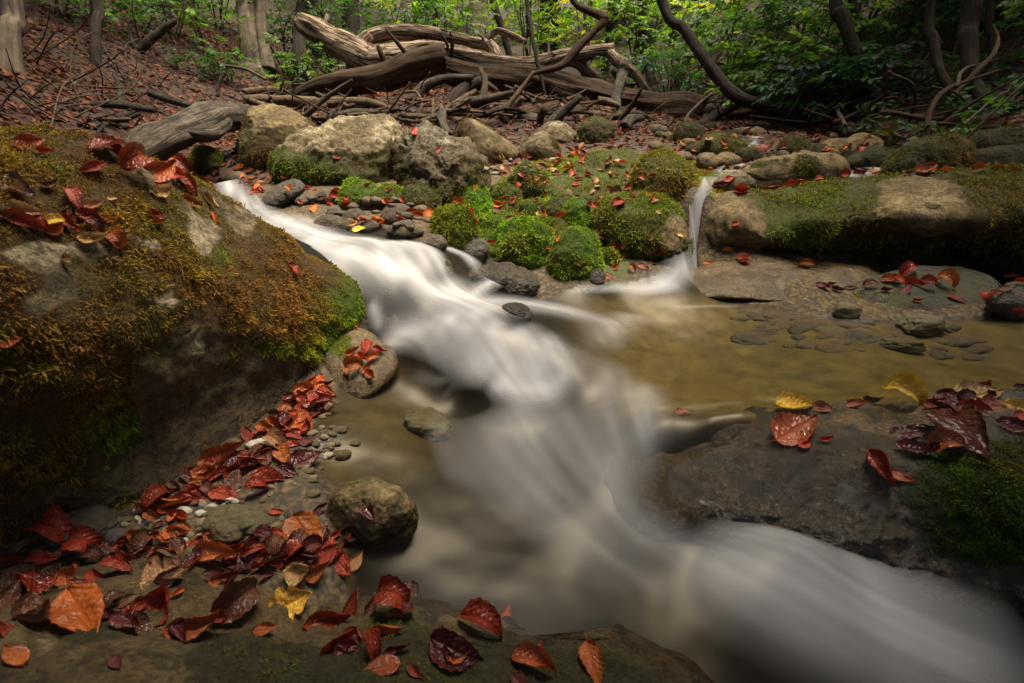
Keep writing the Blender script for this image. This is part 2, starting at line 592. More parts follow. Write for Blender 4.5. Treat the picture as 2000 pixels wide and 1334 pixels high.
c = T.mix(T.attr("litter").outputs["Fac"], stone, soil)
c = T.mix(T.attr("wet").outputs["Fac"], c, T.mix(1.0, c, (0.5, 0.46, 0.42), 'MULTIPLY'))
darkbed = T.mix(T.ramp(n3, [(0.3, 0.0), (0.7, 1.0)]), (0.005, 0.004, 0.003), (0.019, 0.0145, 0.010))
c = T.mix(T.attr("deep").outputs["Fac"], c, T.mix(T.attr("olive").outputs["Fac"], darkbed, olive))
mm = T.ramp(T.math('ADD', T.attr("moss").outputs["Fac"], T.math('MULTIPLY', T.math('SUBTRACT', n3, 0.5), 1.0)), [(0.4, 0.0), (0.55, 1.0)])
c = T.mix(mm, c, T.mix(n2, (0.02, 0.03, 0.006), (0.09, 0.10, 0.02)))
h = T.math('MULTIPLY', T.math('ADD', T.math('MULTIPLY', v1.outputs["Distance"], -1.0), T.math('MULTIPLY', n2, 0.6)), T.math('SUBTRACT', 1.0, T.attr("deep").outputs["Fac"]))
ro = T.math('SUBTRACT', 0.9, T.math('MULTIPLY', T.attr("wet").outputs["Fac"], 0.5))
M_GROUND = T.surf(T.n("BsdfPrincipled", ins={"Base Color": c, "Roughness": ro, "Specular IOR Level": 0.35, "Normal": T.bump(h, 0.35, 0.008)}))
g = obj("streambed_ground", GV, GF, M_GROUND, origin=(0, 0, 0), deep=deep, olive=olv, wet=wetg, litter=lit, moss=mos)
tag(g, kind="structure")

SURF = []                       # (points, triangles) that leaves and pebbles can lie on
keep = ((np.abs(X) < 9) & (Y > 0) & (Y < 14)).reshape(len(gy), len(gx))
fk = keep[:-1, :-1].ravel()
q = GF[fk]
SURF.append((GV, np.vstack([q[:, [0, 1, 2]], q[:, [0, 2, 3]]])))

# ------------------------------------------------------------------ the running water
def w_height(x, y):
    return W_TPS(np.c_[np.ravel(x), np.ravel(y)])


def on_water(pts):
    return np.array([hit_ground(a, b, lambda x, y: W_TPS(np.c_[x, y]), 0.5, 6.2)[0] for a, b in pts])


# (places along the run, width in metres, whiteness, weight for the direction)
STROKES = [
 ([(405,318),(435,350),(475,388),(525,425),(590,452)], .05, .75),
 ([(520,420),(600,452),(670,468),(740,480)], .06, .95),
 ([(600,462),(650,495),(700,510)], .05, .8),
 ([(640,500),(710,512),(780,538),(850,575),(920,612)], .042, 1.15),
 ([(700,465),(740,480),(752,505),(770,530),(800,548)], .03, .75),
 ([(745,470),(775,482),(790,510),(815,545)], .028, .75),
 ([(780,468),(812,482),(830,508),(850,545)], .028, .75),
 ([(810,470),(842,486),(858,512),(872,545)], .024, .7),
 ([(850,480),(890,492),(915,505),(930,530)], .028, .75),
 ([(1040,535),(985,548),(945,560),(915,585)], .02, .7),
 ([(860,540),(895,575),(940,600),(1000,610)], .05, .8),
 ([(920,590),(1010,592),(1090,605),(1180,630)], .05, .55),
 ([(722,590),(735,620),(745,645)], .018, .6),
 ([(740,660),(800,650),(860,638),(920,625)], .045, .95),
 ([(860,630),(880,665),(905,705),(960,745)], .04, .7),
 ([(900,625),(925,660),(950,705),(985,745)], .045, .85),
 ([(950,625),(970,665),(995,710),(1020,748)], .04, .6),
 ([(1000,635),(1030,670),(1050,710),(1060,750)], .045, .8),
 ([(1050,650),(1085,690),(1100,725),(1090,755)], .03, .5),
 ([(950,752),(1010,762),(1080,756),(1110,735)], .035, 1.1),
 ([(1000,765),(1020,820),(1050,880),(1090,950),(1160,1020)], .085, .85),
 ([(1080,770),(1120,850),(1160,930),(1220,1000)], .06, .55),
 ([(960,790),(960,860),(990,940),(1060,1010),(1160,1070)], .06, .55),
 ([(900,720),(850,800),(880,900),(960,980)], .06, .22),
 ([(1100,960),(1200,1030),(1330,1075),(1500,1140),(1700,1220),(1900,1290)], .07, .62),
 ([(1000,1020),(1150,1090),(1350,1150),(1550,1230),(1750,1330)], .06, .42),
 ([(1360,1020),(1430,1050),(1520,1090),(1620,1160),(1760,1240),(1900,1310),(2060,1390)], .06, 1.15),
 ([(1440,1030),(1540,1060),(1660,1120),(1800,1180)], .05, .7),
 ([(1640,1110),(1760,1160),(1900,1230),(2080,1310)], .10, .4),
 ([(1180,690),(1190,770),(1200,850),(1210,960)], .05, .32),
 ([(1250,740),(1260,800),(1250,880),(1230,970)], .045, .34),
 ([(1330,790),(1350,830),(1330,880),(1300,930)], .035, .3),
 ([(1450,800),(1430,830),(1410,860)], .025, .22),
 ([(1450,325),(1415,345),(1385,362),(1366,392)], .03, .45),
 ([(1385,358),(1366,390),(1354,430),(1356,470),(1362,498)], .034, 1.0),
 ([(1362,490),(1350,520),(1310,545),(1260,555)], .04, .6),
 ([(1330,555),(1260,565),(1190,562),(1120,570)], .022, .55),
 ([(1350,505),(1395,510),(1430,530)], .03, .3),
 ([(1250,610),(1200,640),(1150,690)], .07, .28),
 ([(1290,600),(1400,598),(1450,600)], .03, .22),
]
wx0, wx1, wy0, wy1, ws = -1.95, 2.3, 0.36, 3.1, 0.0065
ax, ay = np.arange(wx0, wx1, ws), np.arange(wy0, wy1, ws)
nx, ny = len(ax), len(ay)
XX, YY = np.meshgrid(ax, ay)
WZ = w_height(XX, YY).reshape(ny, nx)
BZ = ground(XX.ravel(), YY.ravel()).reshape(ny, nx)
gyw, gxw = np.gradient(WZ, ws)
FX, FY = -gxw * 0.25, -gyw * 0.25                       # it runs downhill where nothing else is known
FOAM = np.zeros((ny, nx))
for pts, wd, k in STROKES:
    wd = wd * 1.22; low_ = pts[0][1] > 760
    k = k * ({1360: .47, 1000: .6 if pts[0][1] == 765 else .3, 1100: .55, 1080: .42, 1440: .6, 1640: .8}.get(pts[0][0], .3) * .74 if low_ else 0.68); wd = wd * (1.5 if low_ else 1.0)
    p = spline(on_water(pts)[:, :2], 24)
    best = np.full((ny, nx), 1e9)
    tx = np.zeros((ny, nx)); ty = np.zeros((ny, nx))
    al = np.zeros((ny, nx))
    lo, hi = p.min(0) - 4 * wd, p.max(0) + 4 * wd
    ix = (ax > lo[0]) & (ax < hi[0]); iy = (ay > lo[1]) & (ay < hi[1])
    sub = np.ix_(iy, ix)
    sx, sy = XX[sub], YY[sub]
    b = np.full(sx.shape, 1e9); bt = np.zeros(sx.shape + (2,)); ba = np.zeros(sx.shape)
    L = len(p) - 1
    for i in range(L):
        d = p[i + 1] - p[i]
        ln = np.hypot(*d) + 1e-9
        u = np.clip(((sx - p[i, 0]) * d[0] + (sy - p[i, 1]) * d[1]) / ln ** 2, 0, 1)
        dd = np.hypot(sx - p[i, 0] - u * d[0], sy - p[i, 1] - u * d[1])
        m = dd < b
        b[m] = dd[m]; bt[m] = d / ln; ba[m] = (i + u[m]) / L
    g_ = np.exp(-(b / (wd * 0.82)) ** (1.2 if low_ else 1.4))
    fade = sstep(ba, -0.02, .2) * (1 - 0.75 * sstep(ba, .7, 1.02))
    FOAM[sub] += k * g_ * fade
    wgt = np.exp(-(b / (1.8 * wd)) ** 2)
    FX[sub] += wgt * bt[..., 0] * k; FY[sub] += wgt * bt[..., 1] * k
nf = np.hypot(FX, FY) + 1e-9
FX, FY = FX / nf, FY / nf


def blur(a, n):
    for _ in range(n):
        a = (np.roll(a, 1, 0) + np.roll(a, -1, 0) + np.roll(a, 1, 1) + np.roll(a, -1, 1) + 2 * a) / 6
    return a


def bil(a, y, x):
    y = np.clip(y, 0, ny - 1.001); x = np.clip(x, 0, nx - 1.001)
    i, j = y.astype(int), x.astype(int)
    u, v = y - i, x - j
    return (a[i, j] * (1 - v) + a[i, j + 1] * v) * (1 - u) + (a[i + 1, j] * (1 - v) + a[i + 1, j + 1] * v) * u


def lic(src, steps):
    IY, IX = np.mgrid[0:ny, 0:nx].astype(float)
    acc = src.copy()
    for sgn in (1, -1):
        y, x = IY.copy(), IX.copy()
        for _ in range(steps):
            fy, fx = bil(FY, y, x), bil(FX, y, x)
            y = y + sgn * fy; x = x + sgn * fx
            acc += bil(src, y, x)
    acc /= (2 * steps + 1)
    return (acc - acc.mean()) / (acc.std() + 1e-9)


s1 = lic(blur(rng.standard_normal((ny, nx)), 1), 50)
s1 = blur(s1, 1); s1 /= s1.std()
s2 = lic(blur(rng.standard_normal((ny, nx)), 14), 70)
STREAK = np.clip(0.5 + 0.14 * s1 + 0.2 * s2, 0, 1)
FOAM = blur(FOAM, 2)
fo = 1.04 * (1 - np.exp(-1.15 * FOAM))
s3 = lic(blur(rng.standard_normal((ny, nx)), 60), 60)
lowr = 1 - sstep(XX.ravel() * 0 + WZ.ravel(), .05, .12).reshape(ny, nx)             # the run below the main fall is thinner
fo = np.maximum(fo * (1 - 0.16 * lowr) - .05 - .08 * lowr, 0)
FO = np.clip(fo * (0.88 + (0.115 - .04 * lowr) * s1 + 0.12 * s2 + 0.14 * s3), 0, 0.90)
WZ2 = WZ + 0.012 * blur(np.clip(fo, 0, 1.2), 6)
dep = np.clip(WZ - BZ, 0, 0.2)
wpx, wpy, _ = proj(np.c_[XX.ravel(), YY.ravel(), WZ.ravel()])
ok = inside(wpx, wpy, WMASK[0]).reshape(ny, nx) & (WZ2 > BZ - 0.015)
q = grid_faces(nx, ny)
okf = (ok[:-1, :-1] & ok[1:, 1:] & ok[:-1, 1:] & ok[1:, :-1]).ravel()
q = q[okf]
used = np.unique(q)
rm = np.full(nx * ny, -1); rm[used] = np.arange(len(used))
WV = np.c_[XX.ravel(), YY.ravel(), WZ2.ravel()][used]
WQ = rm[q]

T = NT("silky_stream_water")
fa = T.attr("foam").outputs["Fac"]
dp = T.attr("depth").outputs["Fac"]
tint = T.mix(dp, (0.95, 0.93, 0.88), (0.78, 0.75, 0.66))
P = T.pos()
mp = T.n("Mapping", ins={0: P, 3: (1.0, 2.2, 1.0)})
b = T.bump(T.noise(mp, 5, 2, 0.5), 0.04, 0.02)
fr = T.n("Fresnel", ins={0: 1.33, 1: b})
gl = T.n("BsdfGlossy", ins={"Color": (0.9, 0.9, 0.9), "Roughness": 0.28, "Normal": b})
tp = T.n("BsdfTransparent", ins={0: tint})
clear = T.n("MixShader", ins={0: T.math('MULTIPLY', fr, 0.13), 1: tp, 2: gl})
milk = T.n("BsdfPrincipled", ins={"Base Color": (0.83, 0.84, 0.87), "Roughness": 0.7, "Specular IOR Level": 0.1})
trn = T.n("BsdfTranslucent", ins={0: (0.76, 0.77, 0.79)})
mk = T.n("MixShader", ins={0: 0.15, 1: milk, 2: trn})
M_WATER = T.surf(T.n("MixShader", ins={0: fa, 1: clear, 2: mk}))
wo = obj("stream_water", WV, WQ, M_WATER, origin=(0, 0, 0), foam=FO.ravel()[used], depth=np.clip(dep.ravel()[used] / 0.11, 0, 1))
tag(wo, kind="structure")
WATER_SURF = (WV, np.vstack([WQ[:, [0, 1, 2]], WQ[:, [0, 2, 3]]]))
# ------------------------------------------------------------------ rocks and their moss
GREEN, OLIVE, BROWN, RUST = (0.15, 0.255, 0.006), (0.18, 0.18, 0.010), (0.14, 0.092, 0.02), (0.22, 0.10, 0.02)


def outline(poly, n=180):
    P = np.asarray(poly, float)
    Q = np.vstack([P[-1:], P, P[:2]])
    m = len(P)
    u = np.linspace(0, m, n, endpoint=False)
    i = u.astype(int)
    t = (u - i)[:, None]
    p0, p1, p2, p3 = Q[i], Q[i + 1], Q[(i + 2)], Q[np.minimum(i + 3, len(Q) - 1)]
    return 0.5 * (2 * p1 + (p2 - p0) * t + (2 * p0 - 5 * p1 + 4 * p2 - p3) * t * t + (3 * p1 - p0 - 3 * p2 + p3) * t ** 3)


def tufts(P, N, L, C, wid, seed, droop=0.35, lay=0.7):
    """short bent blades rooted at P; returns points, triangles, colours"""
    r = np.random.default_rng(seed)
    n = len(P)
    t = norm(r.standard_normal((n, 3)))
    d = norm(N * 0.75 + t * lay + np.array([0, 0, -droop]) * (1 - np.abs(N[:, 2:3])))
    bend = norm(d + 0.55 * norm(r.standard_normal((n, 3))) + np.array([0, 0, -droop]))
    s = norm(np.cross(d, norm(r.standard_normal((n, 3)))))
    L = L[:, None]
    wid = wid[:, None]
    base = P - N * 0.12 * L
    mid = base + d * L * 0.6
    tip = mid + bend * L * 0.5
    V = np.stack([base - s * wid * .6, base + s * wid * .6, mid - s * wid, mid + s * wid, tip], 1).reshape(-1, 3)
    k = (np.arange(n) * 5)[:, None]
    F = np.concatenate([k + [0, 1, 3], k + [0, 3, 2], k + [2, 3, 4]], 1).reshape(-1, 3)
    g = np.array([.25, .25, 1.15, 1.15, 2.1])  # roots darkened, tips brightened: shade between blades put into the colour
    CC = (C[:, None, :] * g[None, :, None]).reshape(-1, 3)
    return V, F, CC


def sample_surface(V, F, wgt, n, seed):
    r = np.random.default_rng(seed)
    A = np.linalg.norm(np.cross(V[F[:, 1]] - V[F[:, 0]], V[F[:, 2]] - V[F[:, 0]]), axis=1) * 0.5
    w_ = A * wgt[F].mean(1)
    if w_.sum() <= 0:
        return None
    f = r.choice(len(F), n, p=w_ / w_.sum())
    u = r.random((n, 2)); s = u.sum(1) > 1; u[s] = 1 - u[s]
    b = np.c_[1 - u.sum(1), u]
    return f, b


ROCKS = {}


def rock(name, label, poly, mat, t=None, thick=None, backk=None, tilt=0.0, sub=5, rough=None, freq=9.0, ext=0.16, depth_pts=None,
         moss=(-1, 0.6, 0.5), mossc=OLIVE, blobs=(), pale=(-1, 0.5), pblobs=(), wet=None, tuft=0, tlen=0.012, group=None, seed=None, cat="rock", bulge=None, ridge=0.35, mfreq=3.2):
    """a solid stone: its outline as the photograph shows it, at its own distance, with its own thickness"""
    rough = rough if rough is not None else (0.034 if group == 'moss covered rocks' else 0.018)
    seed = seed if seed is not None else len(ROCKS) * 13 + 5
    P = np.asarray(poly, float)
    lo, hi = P.min(0), P.max(0)
    if t is None:
        _, t = hit_ground((lo[0] + hi[0]) / 2, hi[1] - 0.03 * (hi[1] - lo[1]))
    O = outline(P)
    y_in = lo[1] + 0.72 * (hi[1] - lo[1])
    low = O[:, 1] > y_in
    O[low, 1] += (O[low, 1] - y_in) * ext / 0.28 * 1.0
    ctr = (O.min(0) + O.max(0)) / 2 if depth_pts is None else O.mean(0)
    ang = np.arctan2(-(O[:, 1] - ctr[1]), O[:, 0] - ctr[0])
    rr = np.hypot(O[:, 0] - ctr[0], O[:, 1] - ctr[1])
    o = np.argsort(ang)
    ang, rr = ang[o], rr[o]
    ang = np.r_[ang - 2 * np.pi, ang, ang + 2 * np.pi]; rr = np.r_[rr, rr, rr]
    D, F = ico(sub)
    rho = np.minimum(np.hypot(D[:, 0], D[:, 1]), 1.0)
    phi = np.arctan2(D[:, 1], D[:, 0])
    R = np.interp(phi, ang, rr)
    e_ = rho ** 0.92
    px = ctr[0] + R * e_ * np.cos(phi)
    py = ctr[1] - R * e_ * np.sin(phi)
    size = (hi[0] - lo[0]) / 1000 * t
    hsz = (hi[1] - lo[1]) / 1000 * t
    bulge = bulge if bulge is not None else 0.36 * min(size, 1.6 * hsz)
    thick = thick if thick is not None else 0.75 * size
    if depth_pts is not None:
        dp_ = np.array(depth_pts, float)
        dep = TPS(dp_[:, :2] / 500, dp_[:, 2], 1e-3)(np.c_[px, py] / 500)
        dep = np.clip(dep, dp_[:, 2].min() - .1, dp_[:, 2].max() + .15)
    else:
        dep = t - 0.55 * bulge + tilt * (hi[1] - py) / (hi[1] - lo[1]) * size
    cz = np.sqrt(np.maximum(1 - rho ** 2, 0))
    front = D[:, 2] >= 0
    d = np.where(front, dep + bulge * (1 - cz), dep + bulge + thick * cz)
    V = atd(px, py, d)
    N = vnormals(V, F)
    f = freq / max(size, .15) * 0.35
    off = seed * 3.7
    a_ = rough * min(max(size / 0.35, 0.35), 1.5)
    V = V + N * (a_ * (1.3 * fbm(V * f * 0.8 + off, 3, seed)) + a_ * ridge * (0.6 * fbm(V * f * 2.1 + off, 4, seed + 3) + 0.5 * fbm(V * f * 1.3 + off + 9, 3, seed + 4, True)) + a_ * 0.35 * fbm(V * f * 8 + off, 3, seed + 5))[:, None]
    N = vnormals(V, F)
    # moss where it grows: a share of the surface, more on tops, with patches named one by one
    nz = fbm(V * mfreq / min(max(size, .3), 0.8) + off, 5, seed + 9) * 1.4
    nz2 = fbm(V * 30 + off, 3, seed + 11)
    ms = moss[0] + moss[1] * nz + 0.25 * nz2 + moss[2] * (N[:, 2] - 0.4)
    gr = np.zeros(len(V))
    for bx, by, brx, bry, dw, dg in blobs:
        g_ = np.exp(-(((px - bx) / brx) ** 2 + ((py - by) / bry) ** 2))
        ms = ms + dw * g_
        gr = gr + dg * g_
    mossw = np.clip(0.5 + ms, 0, 1)
    mossc = tuple(np.array(mossc) * (1.25 if group == 'moss covered rocks' else 1.0))
    mc = np.asarray(mossc)[None, :] * np.ones((len(V), 1))
    gq = np.clip(gr + 0.35 * nz2 * (np.abs(gr) > .02), -1, 1)[:, None]
    mc = np.where(gq > 0, mc * (1 - gq) + np.array(GREEN) * gq, mc * (1 + gq) + np.array(RUST) * (-gq))
    pl = pale[0] + pale[1] * fbm(V * 5 / min(max(size, .3), .8) + off + 50, 5, seed + 21) + 0.3 * nz2
    for bx, by, brx, bry, dw in pblobs:
        pl = pl + dw * np.exp(-(((px - bx) / brx) ** 2 + ((py - by) / bry) ** 2))
    plw = sstep(pl, .12, .62)
    alt = np.array(OLIVE) if mossc[0] > mossc[1] else np.array(BROWN)
    vv = (np.clip(.15 + 1.0 * fbm(V * 6 + off + 70, 4, seed + 31), 0, .85) * (1 - np.abs(gq[:, 0])))[:, None]
    mc = mc * (1 - vv) + alt * vv
    if wet is None:
        wt = np.zeros(len(V))
    elif np.isscalar(wet):
        wt = np.full(len(V), float(wet))
    else:
        wt = np.clip(1 - (V[:, 2] - wet[0]) / wet[1], 0, 1)
    o = obj(name, V, F, mat, moss=mossw, mossc=mc, pale=plw, wet=wt)
    tag(o, label, cat, group)
    SURF.append((V, F))
    if tuft:
        wgt = np.where((mossw > 0.55) & ~((D[:, 2] < -0.35)), mossw, 0) ** 2
        sm = sample_surface(V, F, wgt, tuft, seed)
        if sm:
            fi, b = sm
            tri = F[fi]
            TP = (V[tri] * b[..., None]).sum(1)
            TN = norm((N[tri] * b[..., None]).sum(1))
            TC = (mc[tri] * b[..., None]).sum(1)
            r = np.random.default_rng(seed + 1)
            cl = 0.5 + 0.5 * vnoise(TP * 55 + 3.1, seed + 2)          # tufts stand in clumps
            thin = np.clip(.75 + 1.0 * fbm(TP * 9 + off, 3, seed + 41), .25, 1.2)
            L = tlen * thin * (0.45 + 0.75 * cl) * (0.7 + 0.6 * r.random(len(TP)))
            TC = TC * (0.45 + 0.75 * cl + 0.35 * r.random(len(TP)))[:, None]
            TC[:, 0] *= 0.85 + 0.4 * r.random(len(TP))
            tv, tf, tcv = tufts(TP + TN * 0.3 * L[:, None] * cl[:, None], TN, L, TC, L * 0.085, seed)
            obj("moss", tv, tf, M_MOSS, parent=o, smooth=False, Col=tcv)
            SOFT.append((tv, tf))
    ROCKS[name + str(len(ROCKS))] = o
    return o


SOFT = []
# the great boulder on the near bank
rock("boulder", "huge mossy boulder with pale bare patches and red leaves on its top",
     [(-320, 290), (-100, 262), (20, 260), (130, 280), (260, 298), (360, 328), (440, 382), (520, 447), (600, 503), (675, 543), (712, 582), (716, 625), (690, 680), (640, 715),
      (592, 770), (500, 850), (400, 930), (280, 1000), (130, 1055), (-60, 1095), (-320, 1110), (-420, 700)],
     M_LIME, t=1.1, sub=7, rough=0.02, ext=0.05, thick=0.75, bulge=0.07, seed=11, freq=14, ridge=.25,
     depth_pts=[(20, 285, .92), (200, 305, 1.0), (360, 350, 1.18), (440, 400, 1.33), (600, 520, 1.55), (700, 600, 1.66), (640, 700, 1.58), (590, 760, 1.46), (500, 845, 1.27), (400, 925, 1.12),
                (280, 995, 1.01), (130, 1050, .95), (-60, 1090, .91), (-300, 1100, .9), (300, 550, .97), (300, 430, 1.04), (150, 400, .92), (150, 550, .86), (0, 400, .80), (0, 550, .75), (0, 750, .75),
                (150, 750, .84), (300, 700, .97), (450, 560, 1.18), (560, 590, 1.38), (480, 680, 1.22), (600, 680, 1.46), (430, 800, 1.2), (520, 760, 1.34), (250, 880, 1.03), (100, 900, .88), (-200, 500, .66), (-200, 800, .66), (-250, 350, .75)],
     moss=(0.24, 1.15, 0.1), mfreq=7.5, mossc=(0.18, 0.095, 0.015),
     blobs=[(560, 580, 120, 90, 1.2, .0), (690, 600, 50, 70, 1, 1.0), (660, 680, 55, 35, 1, .9), (430, 580, 90, 70, .6, -.1), (540, 690, 70, 22, .6, .7), (350, 700, 50, 40, .7, .55), (250, 840, 60, 60, .8, .65), (120, 800, 150, 110, 1.0, .12),
            (60, 700, 120, 60, .8, .1), (200, 690, 110, 60, .7, -.1), (240, 880, 45, 35, .6, .8), (420, 790, 110, 75, -2.2, 0), (540, 760, 50, 50, -2.2, 0), (330, 900, 110, 60, -2.0, 0), (405, 465, 36, 66, -1.2, 0), (385, 680, 18, 40, -1.0, 0), (60, 500, 100, 28, -1.1, 0),
            (300, 480, 40, 22, -.8, 0), (330, 580, 30, 30, -.5, 0), (100, 330, 90, 30, .5, .1), (250, 380, 60, 30, .5, .1), (430, 500, 25, 30, .9, .6), (60, 600, 50, 25, -.6, 0), (40, 345, 40, 18, -.4, 0), (130, 960, 120, 40, .3, .2)],
     pale=(.0, 1.0), pblobs=[(400, 470, 50, 80, 1.0), (300, 480, 40, 25, 1.0), (330, 585, 40, 30, .8), (60, 500, 100, 30, .9), (385, 680, 22, 45, .9), (420, 800, 130, 90, -1), (330, 920, 150, 70, -1.5), (540, 760, 60, 60, -1)],
     wet=(.09, .10), tuft=105000, tlen=0.0135)
rock("ledge_rock", "small wet granular ledge at the foot of the huge mossy boulder", [(612, 680), (650, 650), (705, 640), (772, 688), (768, 730), (722, 768), (670, 768), (630, 742)],
     M_TAN, t=1.56, moss=(-.6, .6, .1), blobs=[(640, 668, 50, 24, 1.2, .6)], wet=(.11, .05), tuft=3500, tlen=.009, thick=.2, bulge=.03, pale=(-.3, .6), sub=5, ext=.05, rough=.01,
     depth_pts=[(615, 680, 1.60), (655, 652, 1.655), (705, 642, 1.68), (770, 690, 1.63), (725, 765, 1.50), (640, 742, 1.53), (700, 700, 1.57)])
rock("bank_slab", "long low tan slab strewn with big dry leaves along the near shore",
     [(-360, 1150), (-150, 1118), (0, 1110), (150, 1106), (300, 1105), (450, 1110), (600, 1130), (750, 1150), (880, 1172), (980, 1215), (1080, 1245), (1210, 1272), (1345, 1350), (1340, 1480), (900, 1560), (300, 1580), (-400, 1500)],
     M_BANK, t=.8, sub=6, rough=.032, ext=0, thick=.35, bulge=.05, seed=23, freq=16,
     depth_pts=[(0, 1112, .90), (300, 1107, .90), (600, 1132, .88), (880, 1175, .85), (1080, 1248, .83), (1300, 1330, .82), (300, 1200, .79), (600, 1220, .79), (900, 1260, .76), (0, 1200, .78), (0, 1334, .62), (300, 1334, .66), (600, 1334, .69), (900, 1334, .72), (1200, 1400, .76), (-300, 1200, .75), (300, 1550, .52), (900, 1550, .58), (-300, 1450, .52)],
     moss=(-.42, .9, .05), mossc=(.075, .06, .015), blobs=[(780, 1215, 60, 30, .35, .3), (350, 1290, 200, 50, .4, -.1), (100, 1270, 120, 40, .5, -.1)], pale=(-.15, .8), pblobs=[(60, 1310, 60, 25, .4), (380, 1310, 70, 25, .4)], wet=(-.02, .06), tuft=5000, tlen=.007)
rock("boulder", "rounded tan rock alone at the water's edge with one leaf stuck on it",
     [(640, 1003), (652, 960), (690, 938), (740, 934), (790, 962), (815, 1008), (798, 1045), (735, 1063), (668, 1060), (640, 1036)], M_TAN, rough=.018, sub=6, pale=(-.1, .8),
     moss=(-.5, .7, .1), blobs=[(680, 1000, 50, 40, .3, 0)], wet=(.055, .05), tuft=600, tlen=.005, ridge=.7)
rock("slab", "broad wet slab with mossy far end that the pool spills over",
     [(1175, 905), (1210, 865), (1290, 825), (1400, 806), (1520, 796), (1650, 790), (1780, 786), (1880, 774), (2000, 757), (2250, 745), (2420, 900), (2420, 1240), (2200, 1240), (2000, 1215), (1850, 1180), (1700, 1130), (1500, 1085), (1350, 1070), (1210, 1035)],
     M_SLAB, t=1.1, sub=7, rough=.014, ext=.0, thick=.35, bulge=.05, seed=31, freq=24, ridge=.7,
     depth_pts=[(1200, 880, 1.24), (1330, 822, 1.30), (1500, 800, 1.245), (1750, 792, 1.24), (2000, 765, 1.2), (2250, 752, 1.2), (1250, 960, 1.15), (1500, 1000, 1.09), (1700, 1040, 1.03), (1850, 1080, 1.0), (2000, 1110, .95),
                (1400, 880, 1.19), (1600, 860, 1.16), (1750, 860, 1.12), (1900, 840, 1.10), (1600, 940, 1.11), (1800, 950, 1.03), (1950, 950, .97), (2000, 870, 1.04), (2300, 950, .9), (2350, 1150, .85), (1280, 890, 1.22), (1500, 1080, 1.07), (1700, 1125, 1.01), (1850, 1175, .97), (2000, 1210, .93), (1230, 1030, 1.13), (1350, 1065, 1.11)],
     moss=(-.75, .5, .0), mossc=(.035, .068, .006), blobs=[(2000, 960, 190, 120, 1.7, .0), (1850, 960, 60, 60, .5, .1), (1920, 1060, 130, 50, 1.1, .1), (1780, 960, 30, 40, .3, .3), (1450, 920, 200, 70, .35, -.2)],
     pale=(.0, .9), pblobs=[(1700, 815, 160, 25, .3), (1950, 800, 120, 30, .5), (1350, 930, 250, 90, -.8)], wet=(.17, .06), tuft=24000, tlen=.010)
rock("boulder", "long boulder across the stream with moss and a flat pale face",
     [(1364, 440), (1374, 402), (1420, 383), (1500, 376), (1580, 360), (1700, 346), (1850, 337), (2000, 332), (2200, 335), (2300, 430), (2200, 500), (1990, 512), (1850, 505), (1700, 496), (1600, 490), (1500, 487), (1420, 488), (1375, 472)],
     M_TAN, t=2.3, sub=7, rough=.026, ext=.02, thick=.5, bulge=.12, seed=41, freq=22,
     depth_pts=[(1370, 440, 2.34), (1430, 390, 2.36), (1430, 480, 2.27), (1500, 480, 2.26), (1500, 385, 2.45), (1700, 352, 2.52), (1900, 340, 2.55), (2150, 338, 2.5), (1600, 430, 2.18), (1600, 488, 2.32), (1750, 430, 2.14), (1750, 492, 2.46), (1900, 430, 2.12), (1900, 500, 2.5), (2050, 430, 2.06), (2050, 508, 2.45), (2200, 430, 2.05), (1440, 430, 2.22)],
     moss=(.4, .5, .25), mossc=(.12, .125, .010), blobs=[(1430, 440, 60, 55, -1.9, 0), (1810, 400, 85, 48, -2.2, 0), (1600, 395, 90, 40, .6, .25), (1640, 450, 90, 35, .6, .1), (1960, 400, 80, 60, .9, -.35), (1930, 350, 90, 22, .6, .15), (1545, 460, 40, 30, .8, .5), (1500, 478, 22, 14, -1.2, 0), (1760, 470, 90, 30, .3, -.2)],
     pale=(-.3, .6), pblobs=[(1810, 400, 85, 50, .85), (1430, 440, 60, 55, .3)], wet=(.21, .05), tuft=40000, tlen=.023)
rock("slab", "flat tufa shelf between the side waterfall and the still pool",
     [(1300, 556), (1350, 530), (1420, 505), (1480, 490), (1560, 488), (1640, 512), (1715, 528), (1720, 552), (1660, 570), (1560, 578), (1440, 573), (1340, 570)], M_TAN, t=2.08, tilt=.35, thick=.3, bulge=.06, rough=.012, ext=.15, sub=6,
     moss=(-.6, .5, .2), blobs=[(1640, 535, 60, 16, .5, .3)], wet=(.2, .05), pale=(-.1, .8), pblobs=[(1520, 500, 90, 14, .5)], tuft=900, tlen=.006)
rock("slab", "low olive slab under a heap of wet leaves at the pool's far edge",
     [(1640, 572), (1700, 545), (1790, 524), (1870, 522), (1940, 545), (1965, 590), (1900, 612), (1780, 605), (1690, 592)], M_SLAB, t=1.98, tilt=.35, thick=.3, bulge=.05, rough=.010, ext=.15, sub=5,
     moss=(.15, .5, .2), mossc=(.085, .08, .02), wet=(.19, .05), pale=(-.3, .6))
rock("rock", "low wet brown stone beyond the pool carrying a few dark leaves", [(1925, 590), (1960, 560), (2020, 550), (2080, 580), (2090, 620), (2000, 625), (1950, 615)], M_SLAB, moss=(-.2, .5, .2), wet=.8, sub=5)

